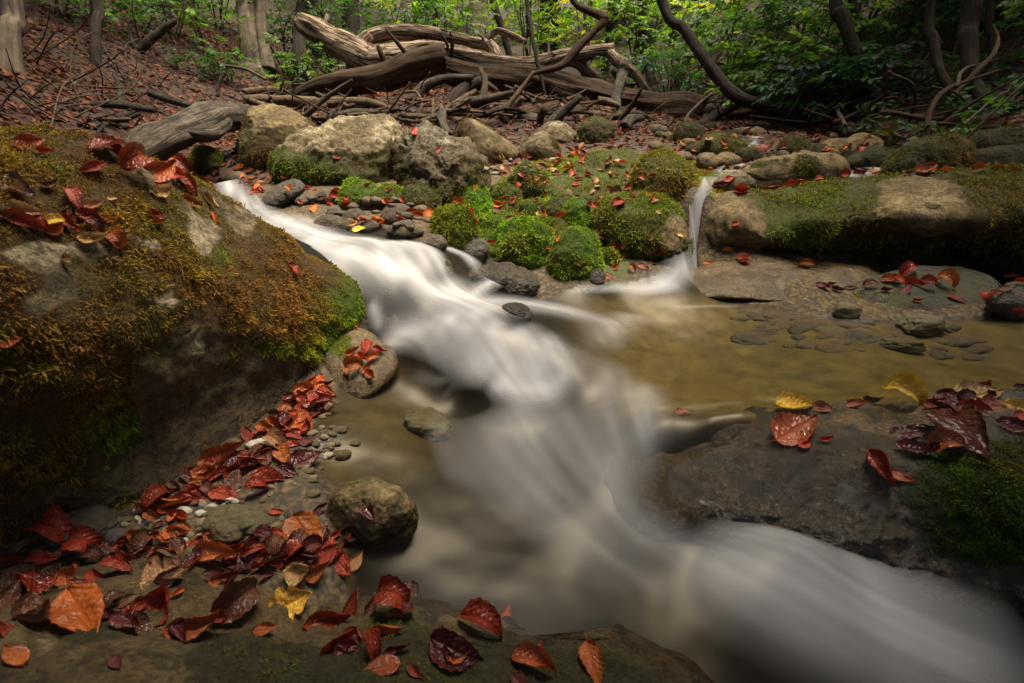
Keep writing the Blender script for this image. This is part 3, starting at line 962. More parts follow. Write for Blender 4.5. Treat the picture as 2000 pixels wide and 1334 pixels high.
# the boulders in the middle distance
rock("boulder", "rust brown mossy boulder standing beside the weathered grey log", [(457, 292), (470, 250), (488, 216), (530, 206), (580, 220), (615, 246), (626, 288), (604, 318), (530, 326), (474, 318)], M_TAN,
     moss=(.05, .6, -.3), mossc=(.12, .065, .02), blobs=[(520, 295, 70, 35, .6, -.15), (560, 225, 60, 20, -.5, 0)], pale=(-.2, .6), tuft=7000, tlen=.017, rough=.02, sub=6)
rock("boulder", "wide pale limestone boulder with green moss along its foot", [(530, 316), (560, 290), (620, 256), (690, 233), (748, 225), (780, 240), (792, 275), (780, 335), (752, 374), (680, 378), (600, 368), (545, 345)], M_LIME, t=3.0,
     moss=(-.55, .5, -.3), mossc=(.10, .075, .018), blobs=[(780, 330, 45, 60, .9, .1), (600, 335, 80, 40, 1.3, .45), (700, 360, 90, 28, 1.1, .3), (550, 320, 40, 30, .8, .3), (660, 300, 50, 22, .4, 0), (710, 320, 45, 25, .4, -.2)], pale=(.0, 1.0), pblobs=[(690, 255, 110, 30, .4)], tuft=11000, tlen=.015, rough=.03, sub=6, ridge=.7, freq=14)  # first moss patch paints the shade at the seam with the next boulder
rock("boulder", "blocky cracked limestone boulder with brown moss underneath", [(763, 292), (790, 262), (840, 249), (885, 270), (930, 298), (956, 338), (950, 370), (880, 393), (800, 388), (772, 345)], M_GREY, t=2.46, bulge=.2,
     moss=(-.5, .5, -.3), mossc=(.11, .08, .02), blobs=[(772, 330, 14, 60, 1.2, .0), (860, 370, 110, 24, 1.2, .1), (935, 345, 25, 35, 1.0, .1), (790, 350, 30, 40, .6, .1), (890, 310, 30, 25, .4, -.4)], pale=(-.12, .7), pblobs=[(830, 275, 60, 22, .35)], tuft=7500, tlen=.014, rough=.03, sub=6, ridge=.75, freq=14)  # first moss patch paints the crevice shade down its left edge
rock("boulder", "brown wedge shaped boulder behind the blocky cracked boulder", [(893, 258), (912, 236), (945, 246), (1000, 280), (1012, 306), (962, 320), (905, 308)], M_TAN, moss=(.1, .7, .2), mossc=(.12, .075, .02), blobs=[(985, 295, 25, 22, -.7, 0)], tuft=2600, tlen=.018, sub=5)
rock("boulder", "small dark pointed boulder below the driftwood heap", [(1013, 292), (1034, 265), (1060, 258), (1082, 275), (1092, 302), (1062, 314), (1022, 310)], M_LIME, moss=(0, .7, .0), mossc=(.10, .06, .02), tuft=1800, tlen=.017, pale=(0, .8), sub=5)
rock("boulder", "pale rounded boulder half under the mossy driftwood branch", [(1046, 266), (1070, 243), (1100, 242), (1124, 262), (1112, 280), (1060, 280)], M_LIME, moss=(-.3, .7, -.2), mossc=(.11, .08, .02), tuft=700, tlen=.018, pale=(.2, .8), sub=5)
MOSSY = "moss covered rocks"
rock("rock", "round vivid green mossy rock in front of the wide pale boulder", [(667, 385), (676, 360), (704, 350), (728, 362), (736, 390), (714, 411), (680, 409)], M_GREY, moss=(1, .3, 0), mossc=(0.115, 0.203, .008), tuft=5000, tlen=.017, group=MOSSY)
rock("rock", "small low mossy rock beside the round vivid green one", [(722, 398), (730, 376), (755, 366), (784, 374), (788, 398), (760, 410)], M_GREY, moss=(.9, .3, 0), mossc=(0.108, 0.162, .008), tuft=3000, tlen=.015, group=MOSSY)
rock("rock", "dark green mossy rock tucked under the blocky cracked boulder", [(770, 400), (785, 372), (815, 368), (850, 385), (850, 412), (800, 418)], M_GREY, moss=(.8, .3, 0), mossc=(.06, .08, .012), tuft=3000, tlen=.016, group=MOSSY)
rock("rock", "small green mossy rock under the end of the grey log", [(369, 318), (378, 290), (402, 284), (424, 296), (426, 325), (400, 337), (376, 333)], M_GREY, moss=(1, .3, 0), mossc=(0.101, 0.135, .008), tuft=3000, tlen=.018, group=MOSSY)
rock("rock", "tallest bright mossy mound behind the bright red upright leaf", [(872, 412), (884, 380), (908, 361), (940, 367), (956, 395), (952, 422), (900, 432)], M_GREY, moss=(1, .3, 0), mossc=(0.108, 0.223, .008), tuft=6500, tlen=.016, group=MOSSY)
rock("rock", "olive moss mound hanging over the white cascade", [(845, 440), (855, 408), (888, 399), (922, 412), (934, 450), (918, 478), (870, 483)], M_GREY, moss=(1, .3, 0), mossc=(0.115, 0.135, .008), blobs=[(910, 430, 30, 30, 0, .4)], tuft=8000, tlen=.017, group=MOSSY)
rock("rock", "low moss hump behind the tallest bright mound", [(946, 398), (955, 372), (985, 364), (1014, 376), (1016, 402), (980, 410)], M_GREY, moss=(.9, .3, 0), mossc=(.10, .125, .016), tuft=3500, tlen=.015, group=MOSSY)
rock("rock", "pointed mossy rock below the pale rounded boulder", [(994, 355), (1008, 335), (1030, 317), (1060, 342), (1069, 376), (1030, 388), (1000, 380)], M_GREY, moss=(.8, .4, 0), mossc=(.10, .115, .016), tuft=4500, tlen=.018, group=MOSSY)
rock("rock", "low olive moss hump in the middle of the moss mounds", [(1056, 425), (1068, 395), (1092, 384), (1120, 392), (1122, 420), (1090, 436)], M_GREY, moss=(.9, .3, 0), mossc=(.09, .11, .016), tuft=4000, tlen=.015, group=MOSSY)
rock("rock", "small tan stone standing upright among the moss mounds", [(1099, 385), (1104, 371), (1113, 369), (1119, 380), (1120, 392), (1108, 395)], M_TAN, moss=(-1, .3, 0), sub=4)
rock("rock", "broad ferny moss mound at the water's edge", [(960, 495), (972, 458), (1010, 436), (1050, 438), (1076, 470), (1076, 512), (1035, 527), (985, 522)], M_GREY, moss=(1, .3, 0), mossc=(0.101, 0.203, .008), blobs=[(1000, 510, 60, 18, 0, -.3)], tuft=11000, tlen=.020, group=MOSSY)
rock("rock", "tall moss mound that drops straight to the brook", [(1075, 505), (1086, 466), (1112, 449), (1150, 455), (1172, 490), (1168, 522), (1130, 541), (1085, 534)], M_GREY, moss=(1, .3, 0), mossc=(0.108, 0.196, .008), blobs=[(1130, 520, 50, 20, 0, -.3)], tuft=10000, tlen=.018, group=MOSSY)
rock("rock", "narrow moss ridge behind the tall moss mound", [(1096, 440), (1106, 402), (1129, 388), (1149, 405), (1152, 452), (1112, 462)], M_GREY, moss=(1, .3, 0), mossc=(0.115, 0.209, .008), tuft=5500, tlen=.015, group=MOSSY)
rock("rock", "low green moss cushion under curled leaves beside the red upright leaf", [(928, 455), (940, 425), (975, 415), (1010, 428), (1008, 462), (960, 472)], M_GREY, moss=(1, .3, 0), mossc=(0.115, 0.209, .008), tuft=5500, tlen=.015, group=MOSSY)
rock("boulder", "square mossy block with a bare granular face beside the side waterfall", [(1160, 440), (1182, 398), (1240, 377), (1312, 388), (1340, 420), (1343, 478), (1305, 496), (1232, 490), (1178, 478)], M_TAN, t=2.22, sub=6, rough=.02,
     moss=(.75, .4, 0), mossc=(.13, .16, .010), blobs=[(1318, 455, 28, 40, -2.0, 0), (1210, 440, 50, 45, .2, .25), (1270, 400, 70, 20, .2, .3), (1240, 430, 60, 25, .2, -.25)], pale=(-.2, .6), wet=(.24, .04), tuft=13000, tlen=.019, tilt=.2)
rock("boulder", "domed boulder in shaggy olive and rust moss above the side waterfall", [(1238, 360), (1262, 310), (1300, 300), (1342, 320), (1360, 352), (1356, 392), (1310, 408), (1258, 398)], M_TAN, sub=6,
     moss=(.9, .3, 0), mossc=(.15, .14, .012), blobs=[(1320, 370, 50, 30, 0, -.5)], tuft=9000, tlen=.022, thick=.45)
rock("boulder", "wide flat moss covered shelf behind the moss mounds", [(1070, 372), (1100, 340), (1140, 312), (1200, 300), (1250, 305), (1275, 330), (1262, 380), (1180, 398), (1110, 395)], M_TAN, sub=6, tilt=.6, rough=.02,
     moss=(.75, .6, .1), mossc=(.14, .18, .010), blobs=[(1095, 365, 20, 22, -.9, 0), (1200, 330, 70, 22, .1, .25)], tuft=10000, tlen=.016)
rock("rock", "mossy rock under the thick end of the dark log", [(1128, 262), (1140, 238), (1170, 230), (1195, 248), (1190, 272), (1150, 280)], M_GREY, moss=(.7, .4, 0), mossc=(.09, .07, .016), tuft=1500, tlen=.022, group=MOSSY)

rm_ = random.Random(12)
for i in range(20):
    px, py = rm_.uniform(880, 1190), rm_.uniform(400, 512)
    s_ = rm_.uniform(14, 27)
    rock("cushion", "small moss cushion squeezed between the moss mounds", [(px + s_ * math.cos(q_) * rm_.uniform(.8, 1.3), py - s_ * .7 * math.sin(q_) * rm_.uniform(.7, 1.2)) for q_ in np.linspace(0, 6.28, 8)[:-1]], M_GREY,
         moss=(1, .3, 0), mossc=rm_.choice([(.11, .19, .008), (.15, .19, .01), (.13, .15, .01)]), tuft=1500, tlen=.017, sub=4, group="small moss cushions", cat="moss cushion")
# bare wet stones in the stream
WETG = "wet grey stones in the brook"
rock("stone", "round wet brown stone below the olive moss mound", [(890, 487), (904, 465), (925, 460), (948, 472), (953, 493), (936, 509), (905, 508)], M_WETST, moss=(-1, .3, 0), wet=.55, rough=.014, pale=(-.1, .8), group=WETG)
rock("stone", "big glossy wet stone splitting the white water", [(912, 548), (930, 522), (975, 514), (1020, 525), (1056, 547), (1050, 568), (1000, 580), (940, 574)], M_WETST, moss=(-.9, .3, 0), wet=.75, rough=.02, pale=(0, .8), sub=6, group=WETG)
rock("stone", "flat wet stone between the round stone and the glossy stone", [(940, 515), (950, 503), (970, 502), (988, 512), (982, 522), (955, 524)], M_WETST, moss=(-1, .3, 0), wet=.8, sub=4, group=WETG)
rock("stone", "small reddish wet stone at the foot of the tall moss mound", [(1149, 545), (1154, 528), (1168, 524), (1181, 535), (1181, 552), (1160, 556)], M_WETST, moss=(-1, .3, 0), wet=.6, sub=4, pale=(0, .8), group=WETG)
rock("stone", "dark stone under the fan shaped fall", [(812, 535), (825, 508), (850, 500), (880, 512), (888, 545), (860, 560), (828, 556)], M_WETST, t=1.845, moss=(-1, .3, 0), wet=.9, sub=5, group=WETG)
rock("stone", "dark drowned rock behind the thin fall beside the huge boulder", [(705, 600), (725, 568), (765, 560), (815, 588), (850, 622), (835, 652), (770, 662), (722, 645)], M_WETST, t=1.765, bulge=.035, rough=.03, moss=(-.4, .5, 0), mossc=(.05, .05, .012), wet=.9, sub=5, tuft=1200, tlen=.01, group=WETG)
rock("stone", "dark stone tip showing through the white water", [(982, 600), (1000, 592), (1025, 598), (1042, 615), (1030, 627), (1000, 622)], M_WETST, t=1.67, moss=(-1, .3, 0), wet=.9, sub=4, group=WETG)
rock("stone", "broad grey gravelly stone at the top of the cascade", [(604, 447), (620, 425), (650, 419), (682, 435), (680, 455), (640, 462)], M_GREY, moss=(-1, .3, 0), wet=.4, sub=5, pale=(-.1, .6), group=WETG)
rock("stone", "long dark stone lying slanted at the upper brook bank", [(511, 396), (530, 370), (570, 352), (592, 360), (590, 378), (556, 398), (525, 405)], M_WETST, moss=(-.6, .4, .2), mossc=(.05, .06, .012), wet=.5, sub=5, tuft=500, tlen=.01, group=WETG)
for i, (pl_, lb) in enumerate([
    ([(636, 424), (642, 405), (658, 402), (668, 414), (662, 427)], "small grey stone upstream of the broad gravelly stone"),
    ([(668, 430), (678, 410), (700, 408), (714, 420), (706, 433)], "grey stone with a red leaf below the vivid green rock"),
    ([(740, 430), (755, 404), (785, 398), (806, 412), (800, 434), (765, 438)], "flat grey stone below the blocky cracked boulder"),
    ([(690, 448), (702, 432), (730, 430), (742, 444), (720, 455)], "dark wet stone at the lip of the cascade"),
    ([(755, 455), (770, 440), (805, 440), (828, 452), (810, 466), (775, 465)], "long dark wet stone above the fan shaped fall"),
    ([(610, 392), (622, 376), (645, 374), (655, 386), (640, 398)], "grey stone topped by a crimson leaf upstream"),
    ([(575, 395), (585, 384), (600, 384), (606, 394), (592, 402)], "small round stone beside the long dark slanted stone"),
    ([(430, 352), (445, 338), (470, 336), (482, 348), (460, 360)], "small wet stone where the brook turns"),
    ([(545, 430), (556, 420), (575, 420), (582, 430), (565, 437)], "tiny pale wet stone in the smooth run upstream"),
    ([(825, 478), (838, 462), (860, 460), (875, 475), (860, 488)], "dark wet stone wedged beside the olive moss mound")]):
    rock("stone", lb, pl_, M_GREY if i % 3 else M_WETST, moss=(-.9, .4, .2), wet=.35 if i != 3 else .8, sub=4, pale=(-.1, .7), group=WETG, rough=.012)

# the upper bed beyond the long boulder
UB = "rocks of the upper brook bed"
rock("rock", "dark wet rock with tan end in the side brook", [(1394, 356), (1420, 339), (1470, 333), (1520, 338), (1556, 352), (1545, 364), (1480, 372), (1410, 370)], M_TAN, moss=(-.9, .4, .1), wet=.4, sub=5, group=UB)
rock("rock", "long tan hump behind the side brook", [(1438, 336), (1480, 313), (1560, 302), (1630, 308), (1658, 332), (1640, 350), (1560, 358), (1470, 352)], M_TAN, moss=(-.45, .5, .1), blobs=[(1580, 330, 25, 20, .9, .1), (1480, 315, 20, 10, .6, .4)], mossc=(.08, .065, .016), sub=5, tuft=1500, tlen=.016, group=UB)
rock("boulder", "large moss covered hump with straw coloured edge on the upper bed", [(1718, 335), (1760, 300), (1800, 274), (1860, 268), (1897, 286), (1893, 328), (1870, 348), (1790, 350)], M_TAN, moss=(.75, .4, 0), mossc=(.09, .095, .016), blobs=[(1880, 310, 25, 40, 0, -.6)], sub=6, tuft=9000, tlen=.02, group=UB)
rock("rock", "dark mossy flat rock before the large moss covered hump", [(1640, 325), (1660, 302), (1700, 290), (1745, 296), (1752, 320), (1700, 332)], M_TAN, moss=(.4, .6, 0), mossc=(.065, .075, .014), sub=5, tuft=2500, tlen=.018, group=UB)
rock("rock", "round moss cushion between the two upper trickles", [(1518, 292), (1532, 272), (1558, 266), (1578, 278), (1582, 298), (1550, 304)], M_GREY, moss=(.9, .3, 0), mossc=(.065, .095, .012), sub=5, tuft=3000, tlen=.02, group=UB)
rock("rock", "flat mossy rock at the edge of the leaf litter upstream", [(1360, 292), (1375, 268), (1410, 262), (1446, 275), (1445, 298), (1400, 305)], M_TAN, moss=(.3, .7, 0), mossc=(.09, .08, .016), sub=5, tuft=2500, tlen=.02, group=UB)
rock("rock", "moss capped rock under the thorny twig upstream", [(1694, 280), (1708, 258), (1735, 252), (1756, 268), (1750, 288), (1715, 290)], M_GREY, moss=(.7, .4, 0), mossc=(.07, .095, .012), sub=5, tuft=2000, tlen=.022, group=UB)
rock("rock", "pair topped tan rock beside the moss capped rock", [(1640, 292), (1655, 270), (1690, 262), (1720, 276), (1715, 298), (1670, 305)], M_TAN, moss=(-.4, .5, .1), sub=5, group=UB)
rock("rock", "tan boulder with shadowed foot next to the pair topped rock", [(1585, 300), (1605, 278), (1640, 270), (1668, 282), (1660, 305), (1615, 312)], M_TAN, moss=(-.5, .5, .1), sub=5, group=UB)
rock("boulder", "dark moss hillock above the long boulder's far end", [(1880, 288), (1905, 262), (1950, 250), (2010, 252), (2060, 275), (2050, 296), (1950, 298)], M_GREY, moss=(.7, .4, 0), mossc=(.065, .07, .012), sub=5, tuft=3000, tlen=.022, group=UB)
rock("boulder", "low shadowed rock behind the long boulder's far end", [(1890, 325), (1905, 300), (1960, 292), (2060, 292), (2110, 320), (2060, 345), (1940, 345)], M_GREY, moss=(.1, .6, .1), mossc=(.06, .06, .012), sub=5, tuft=1800, tlen=.02, group=UB)
rock("log_rock", "moss covered oblong rock lying under the forked tree", [(1655, 258), (1680, 244), (1730, 234), (1765, 236), (1770, 248), (1740, 258), (1690, 265)], M_GREY, moss=(.8, .4, 0), mossc=(.075, .07, .014), sub=5, tuft=2000, tlen=.022, group=UB)
rock("rock", "mossy rock hugging the thick end of the dark log", [(1315, 268), (1325, 246), (1350, 238), (1370, 250), (1372, 270), (1340, 276)], M_GREY, moss=(.6, .4, 0), mossc=(.06, .07, .012), sub=5, tuft=1300, tlen=.024, group=UB)
rr_ = random.Random(5)
for i in range(46):
    px, py = rr_.uniform(1275, 1800), rr_.uniform(246, 318)
    s_ = rr_.uniform(12, 26) * (0.6 + (py - 240) / 120)
    if any(abs(px - a) < 35 and abs(py - b) < 14 for a, b in [(1550, 285), (1400, 285), (1725, 272)]):
        continue
    k_ = rr_.uniform(.5, .75)
    rock("cobble", "low tan cobble half buried in the leafy upper bed", [(px + s_ * math.cos(q_) * rr_.uniform(.85, 1.1), py - s_ * k_ * math.sin(q_) * rr_.uniform(.8, 1.1)) for q_ in np.linspace(0, 6.28, 8)[:-1]], M_TAN if i % 3 else M_GREY,
         moss=(-.3 if i % 4 else .5, .6, .2), mossc=(.075, .075, .014), sub=4, group="cobbles of the upper brook bed", wet=.15, tuft=0 if i % 4 else 700, tlen=.018)
# ------------------------------------------------------------------ things that lie on the stones: pebbles, dead leaves
def make_bvh(extra=()):
    vs_, fs_, n = [], [], 0
    for V, F in list(SURF) + list(extra):
        vs_.append(V); fs_.append(F + n); n += len(V)
    return BVHTree.FromPolygons(np.vstack(vs_).tolist(), np.vstack(fs_).tolist())


BVH = make_bvh([WATER_SURF])
BVH_DRY = make_bvh()


def cast(px, py, bvh=None):
    d = ray(px, py)
    h = (bvh or BVH).ray_cast(Vector(CAM), Vector(d).normalized())
    if h[0] is None:
        return None
    p, n = np.array(h[0]), np.array(h[1])
    if n @ d > 0:
        n = -n
    return p, n, (p - CAM) @ FWD


# pebbles on the near shore: (place, width in px, colour)
M_PEB = {}
for nm, cc in (("white", (.55, .50, .40)), ("tan", (.26, .20, .12)), ("brown", (.11, .072, .042)), ("slate", (.075, .07, .06)), ("dark", (.07, .055, .04)), ("olive", (.12, .10, .042))):
    T = NT(nm + "_pebble")
    P = T.pos()
    n1 = T.noise(P, 85, 6, 0.75)
    c = T.mix(T.ramp(n1, [(.38, .9), (.6, 0.)]), cc, tuple(v * .5 for v in cc))
    M_PEB[nm] = T.surf(T.n("BsdfPrincipled", ins={"Base Color": c, "Roughness": .5, "Normal": T.bump(n1, .8, .01)}))


def pebble(name, px, py, wpx, kind, label, group=None, asp=.65, seed=0, sink=.2, thin=1.0, bvh=None, cat="pebble"):
    h = cast(px, py, bvh or BVH_DRY)
    if h is None: return
    p, n, t = h
    r = np.random.default_rng(seed + int(px * 7 + py))
    s = wpx / 1000 * t / 2
    D, F = ico(3 if wpx < 70 else 5)
    V = D * np.array([s, s * asp * r.uniform(.8, 1.3), s * r.uniform(.4, .6) * thin])
    o3 = r.uniform(0, 90, 3)
    V = V * (1 + .34 * fbm(D * 1.2 + o3, 3, 2) + (.10 * fbm(D * 5 + o3, 3, 7) if wpx >= 70 else 0))[:, None]
    a_ = r.uniform(-.7, .7)
    R = np.array([[math.cos(a_), -math.sin(a_), 0], [math.sin(a_), math.cos(a_), 0], [0, 0, 1]])
    V = V @ R.T + p + np.array([0, 0, s * sink * .5])
    o = obj(name, V, F, M_PEB[kind])
    tag(o, label, cat, group)
    SURF.append((V, F))
    return o


NAMED_PEB = [(503, 871, 42, "white", "white flat pebble among the red leaves by the huge boulder"), (360, 1000, 34, "white", "largest white pebble on the gravel patch"),
             (394, 1003, 26, "white", "whitish angular pebble next to the largest white one"), (404, 1024, 40, "tan", "smooth oval tan pebble above the leaf heap"),
             (398, 984, 32, "tan", "pinkish tan flat pebble behind the white ones"), (415, 988, 22, "white", "small pale pebble touching the pinkish flat one"),
             (225, 1050, 46, "slate", "slate blue pebble beside the dark leaves"), (394, 1047, 18, "white", "small round white pebble below the oval tan one"),
             (275, 1052, 34, "tan", "tan pebble right of the slate blue one"), (255, 1038, 30, "brown", "brown pebble above the tan one on the gravel"),
             (310, 1090, 42, "olive", "grey olive pebble poking out of the leaf heap"), (377, 1080, 40, "olive", "flat olive pebble between leaves on the bank edge"),
             (325, 1036, 24, "tan", "plain buff pebble under a torn leaf"), (545, 1035, 26, "slate", "grey pebble near the leaf heap's big orange leaf"),
             (575, 1003, 36, "dark", "dark round pebble in the shallow water"), (436, 1075, 20, "olive", "tiny olive pebble on the bank edge")]
for px, py, wd, k, lb in NAMED_PEB:
    pebble("pebble", px, py, wd, k, lb)
r_ = random.Random(3)
for i in range(190):
    u = r_.random()
    px, py = 250 + u * 390 + r_.uniform(-60, 60), 1050 - u * 210 + r_.uniform(-28, 45)
    pebble("pebble", px, py, r_.uniform(7, 22), r_.choice(["tan", "brown", "brown", "olive", "white", "dark", "tan"]), "small pebble of the gravel patch by the huge boulder", "gravel patch pebbles", seed=i)
for i in range(26):
    px, py = r_.uniform(600, 700), r_.uniform(800, 1010)
    if px > 625 and py > 920: continue
    pebble("pebble", px, py, r_.uniform(14, 34), r_.choice(["tan", "brown", "olive", "olive"]), "pebble under shallow clear water at the shore", "drowned shore pebbles", seed=i + 200)
pebble("stone", 830, 838, 110, "olive", "large olive stone drowned in the clear shallows", cat="stone", asp=.7)
pebble("stone", 462, 1030, 120, "olive", "flat olive mossy stone behind the leaf heap", cat="stone", asp=.8)
pebble("stone", 160, 1030, 130, "dark", "dark stone in the shade of the huge boulder", cat="stone", asp=.6)
# stones lying on the bottom of the still pool
pebble("stone", 1757, 680, 80, "olive", "long speckled stone lying aslant in the still pool", cat="stone", asp=.45, sink=.2)
pebble("stone", 1650, 620, 56, "olive", "small stone breaking the surface of the still pool", cat="stone", asp=.6, sink=.9)
pebble("stone", 1795, 648, 90, "olive", "flat olive stone glistening in the still pool", cat="stone", asp=.5, sink=.5)
for i in range(95):
    u = r_.random()
    px = 1440 + u * 470 + r_.uniform(-20, 20)
    py = 635 + 30 * u + r_.uniform(-28, 34)
    pebble("stone", px, py, r_.uniform(24, 72), r_.choice(["brown", "brown", "olive", "dark", "brown"]), "flat brown stone on the floor of the still pool", "stones under the still pool", seed=i + 400, cat="stone", asp=.6, sink=-.3, thin=.75)
for i in range(22):
    px, py = r_.uniform(600, 870), r_.uniform(388, 446)
    pebble("stone", px, py, r_.uniform(14, 34), r_.choice(["dark", "brown", "slate", "brown"]), "small dark stone among the cobbles above the cascade", "little cobbles above the cascade", seed=i + 600, cat="stone")
for i in range(30):
    px, py = r_.uniform(945, 1090), r_.uniform(306, 345)
    pebble("stone", px, py, r_.uniform(10, 22), r_.choice(["tan", "tan", "olive", "brown"]), "small pale stone in the gravel below the pale boulders", "pale gravel stones", seed=i + 700, cat="stone")


# dead leaves ------------------------------------------------------
def leaf_mesh(seed, curl=0.3, roll=0.6, fold=0.25, wide=0.29, lobed=False):
    """a beech leaf one unit long: pleated along its side veins, curled, rolled at the edges, with a stalk"""
    r = np.random.default_rng(seed)
    nu, nv = 27, 13
    u = np.linspace(0, 1, nu)
    v = np.linspace(-1, 1, nv)
    U, Vv = np.meshgrid(u, v, indexing="ij")
    half = wide * (np.sin(np.pi * U ** 0.82) ** 0.72)
    half = half * (1 - 0.25 * sstep(U, .75, 1.0))
    if lobed:
        half = half * (0.72 + 0.5 * np.abs(np.sin(U * 3.5 * np.pi)) ** .8) * 1.35
    half = half * (1 + 0.05 * np.sin(U * 47 + seed))
    side = r.uniform(.85, 1.15)
    half = np.where(Vv > 0, half * side, half / side)
    x = U - 0.06 * np.abs(Vv) * np.sin(np.pi * U)
    y = Vv * half
    ph = 7.5 * (U - 0.42 * np.abs(Vv) * half / max(wide, .1))
    pleat = 0.008 * np.sin(2 * np.pi * ph) * np.abs(Vv) ** .6 * np.sin(np.pi * U) ** .5
    z = fold * np.abs(y) + pleat
    q = np.c_[U.ravel() * 3, Vv.ravel() * 1.5, np.full(U.size, seed * 1.7)]
    z = z + 0.09 * fbm(q * 1.3, 3, seed).reshape(U.shape) * (0.4 + np.abs(Vv))
    # roll the edges up about the midrib, unevenly on the two sides
    rl = np.where(Vv > 0, roll * r.uniform(.5, 1.5), roll * r.uniform(.1, 1.2)) * (0.5 + 0.8 * U)
    th = rl * np.abs(Vv)
    y2 = np.where(np.abs(rl) > 1e-3, np.sign(Vv) * half * np.sin(th) / np.maximum(np.abs(rl), 1e-3) * np.sign(rl), y)
    z2 = z + half * (1 - np.cos(th)) / np.maximum(np.abs(rl), 1e-3)
    # curl along its length
    k = curl * (1 + 0.5 * r.standard_normal())
    tw = r.uniform(-.5, .5)
    a = k * (U - 0.4) * 2
    X3 = np.where(abs(k) > 1e-3, 0.4 + np.sin(a) / (2 * k + 1e-9), U) + (x - U) - np.sin(a) * z2 * .6
    Z3 = (1 - np.cos(a)) / (2 * k + 1e-9) + np.cos(a) * z2
    ta = tw * (U - .4)
    Y4 = y2 * np.cos(ta) - (Z3 * 0 + z2) * np.sin(ta) * .5
    Z4 = Z3 + y2 * np.sin(ta)
    V = np.c_[X3.ravel(), Y4.ravel(), Z4.ravel()]
    F = grid_faces(nv, nu)
    vein = np.maximum(np.exp(-(np.abs(y) / .012) ** 2), 0.75 * np.clip(np.cos(2 * np.pi * ph), 0, 1) ** 6).ravel()
    # stalk
    b = V[(nv - 1) // 2]
    d = norm(b - V[(nv - 1) // 2 + nv])
    L = r.uniform(.12, .24)
    st, n0 = [], len(V)
    for i in range(4):
        c = b + d * L * i / 3 + np.array([0, 0.02 * i * i / 9, 0.012 * i])
        for w_ in (0, 2.1, 4.2):
            st.append(c + .011 * np.array([0, math.cos(w_), math.sin(w_)]))
    sf = []
    for i in range(3):
        for j in range(3):
            a0, a1 = n0 + i * 3 + j, n0 + i * 3 + (j + 1) % 3
            sf.append([a0, a1, a1 + 3, a0 + 3])
    V = np.vstack([V, st])
    F = np.vstack([F, sf])
    vein = np.r_[vein, np.full(12, .6)]
    ang = r.uniform(0, 6.28)
    V[:, 2] -= np.percentile(V[:, 2], 4)
    V -= np.array([.45, 0, 0])
    return mesh("fallen_leaf", V, F, True, vein=vein)


KINDS = {"flat": [leaf_mesh(s, .3, .6, .15, .24 + .02 * (s % 4)) for s in range(1, 9)],
         "curl": [leaf_mesh(s, .8, 1.9, .25, .23 + .02 * (s % 4)) for s in range(11, 20)],
         "roll": [leaf_mesh(s, .5, 2.7, .2, .25) for s in range(21, 26)],
         "cup": [leaf_mesh(s, 1.2, 1.3, .35, .24 + .02 * (s % 4)) for s in range(31, 38)],
         "lobed": [leaf_mesh(s, .35, .5, .15, .30, True) for s in (41, 42)],
         "bent": [leaf_mesh(s, -.8, 1.2, .35, .24 + .02 * (s % 4)) for s in range(51, 57)]}
SHAPE = {"flat": "flat", "curl": "curled", "roll": "rolled up", "cup": "cupped", "lobed": "lobed", "bent": "humped"}
LC = {"r": ((.27, .033, .010), "red"), "o": ((.37, .09, .017), "orange brown"), "b": ((.125, .05, .026), "dark brown"), "t": ((.42, .235, .095), "tan"),
      "y": ((.72, .44, .06), "yellow"), "m": ((.095, .016, .014), "maroon"), "p": ((.30, .085, .05), "pinkish")}
LEAVES = []


def fallen_leaf(px, py, lpx, ang, col, kind=None, wet=False, place="", tilt=.3, group=None, label=None, bvh=None, lift=0.0):
    h = cast(px, py, bvh)
    if h is None: return None
    p, n, t = h
    r = np.random.default_rng(int(px * 31 + py * 7 + lpx))
    if kind is None:
        kind = r.choice(["flat", "curl", "curl", "roll", "cup", "bent"]) if not wet else r.choice(["flat", "flat", "flat", "curl", "bent"])
    me = KINDS[kind][r.integers(len(KINDS[kind]))]
    toc = norm(CAM - p)
    n = norm(n * .6 + np.array([0, 0, .4]))
    n2 = norm(n * (1 - tilt) + toc * tilt + 0.14 * r.standard_normal(3))
    a_ = math.radians(ang)
    d = RT * math.cos(a_) + UP * math.sin(a_)
    # the direction in the leaf's own plane that shows at this angle
    vr = norm(p - CAM)
    d = d - vr * (d @ n2) / (vr @ n2)
    d = norm(d)
    perp = np.linalg.norm(d - vr * (d @ vr))
    L = (0.9 if 'near bank' in place else 0.82) * lpx / 1000 * t / max(perp, .5)
    y = np.cross(n2, d)
    o = bpy.data.objects.new("fallen_leaf", me)
    COL.objects.link(o)
    M = Matrix(((d[0], y[0], n2[0], p[0]), (d[1], y[1], n2[1], p[1]), (d[2], y[2], n2[2], p[2]), (0, 0, 0, 1)))
    o.matrix_basis = Matrix.Translation(Vector(n * (0.004 + lift + 0.05 * L * tilt))) @ M @ Matrix.Diagonal((L, L * r.uniform(.85, 1.2), L, 1))
    c, cn = LC[col]
    f = r.uniform(.75, 1.25)
    o.color = (min(1, c[0] * f), min(1, c[1] * f * r.uniform(.8, 1.2)), min(1, c[2] * f), 1)
    if not me.materials:
        me.materials.append(M_DRYLEAF)
    o.material_slots[0].link = 'OBJECT'
    o.material_slots[0].material = M_WETLEAF if wet else M_DRYLEAF
    LEAVES.append(dict(o=o, px=px, py=py, col=cn, kind=kind, place=place, group=group, label=label, wet=wet, len=lpx))
    return o


def leaves(place, group, rows, wet=False, bvh=None, tilt=.3):
    for rw in rows:
        px, py, L, an, c = rw[:5]
        fallen_leaf(px, py, L, an, c, rw[5] if len(rw) > 5 else None, wet, place, tilt, group, bvh=bvh)


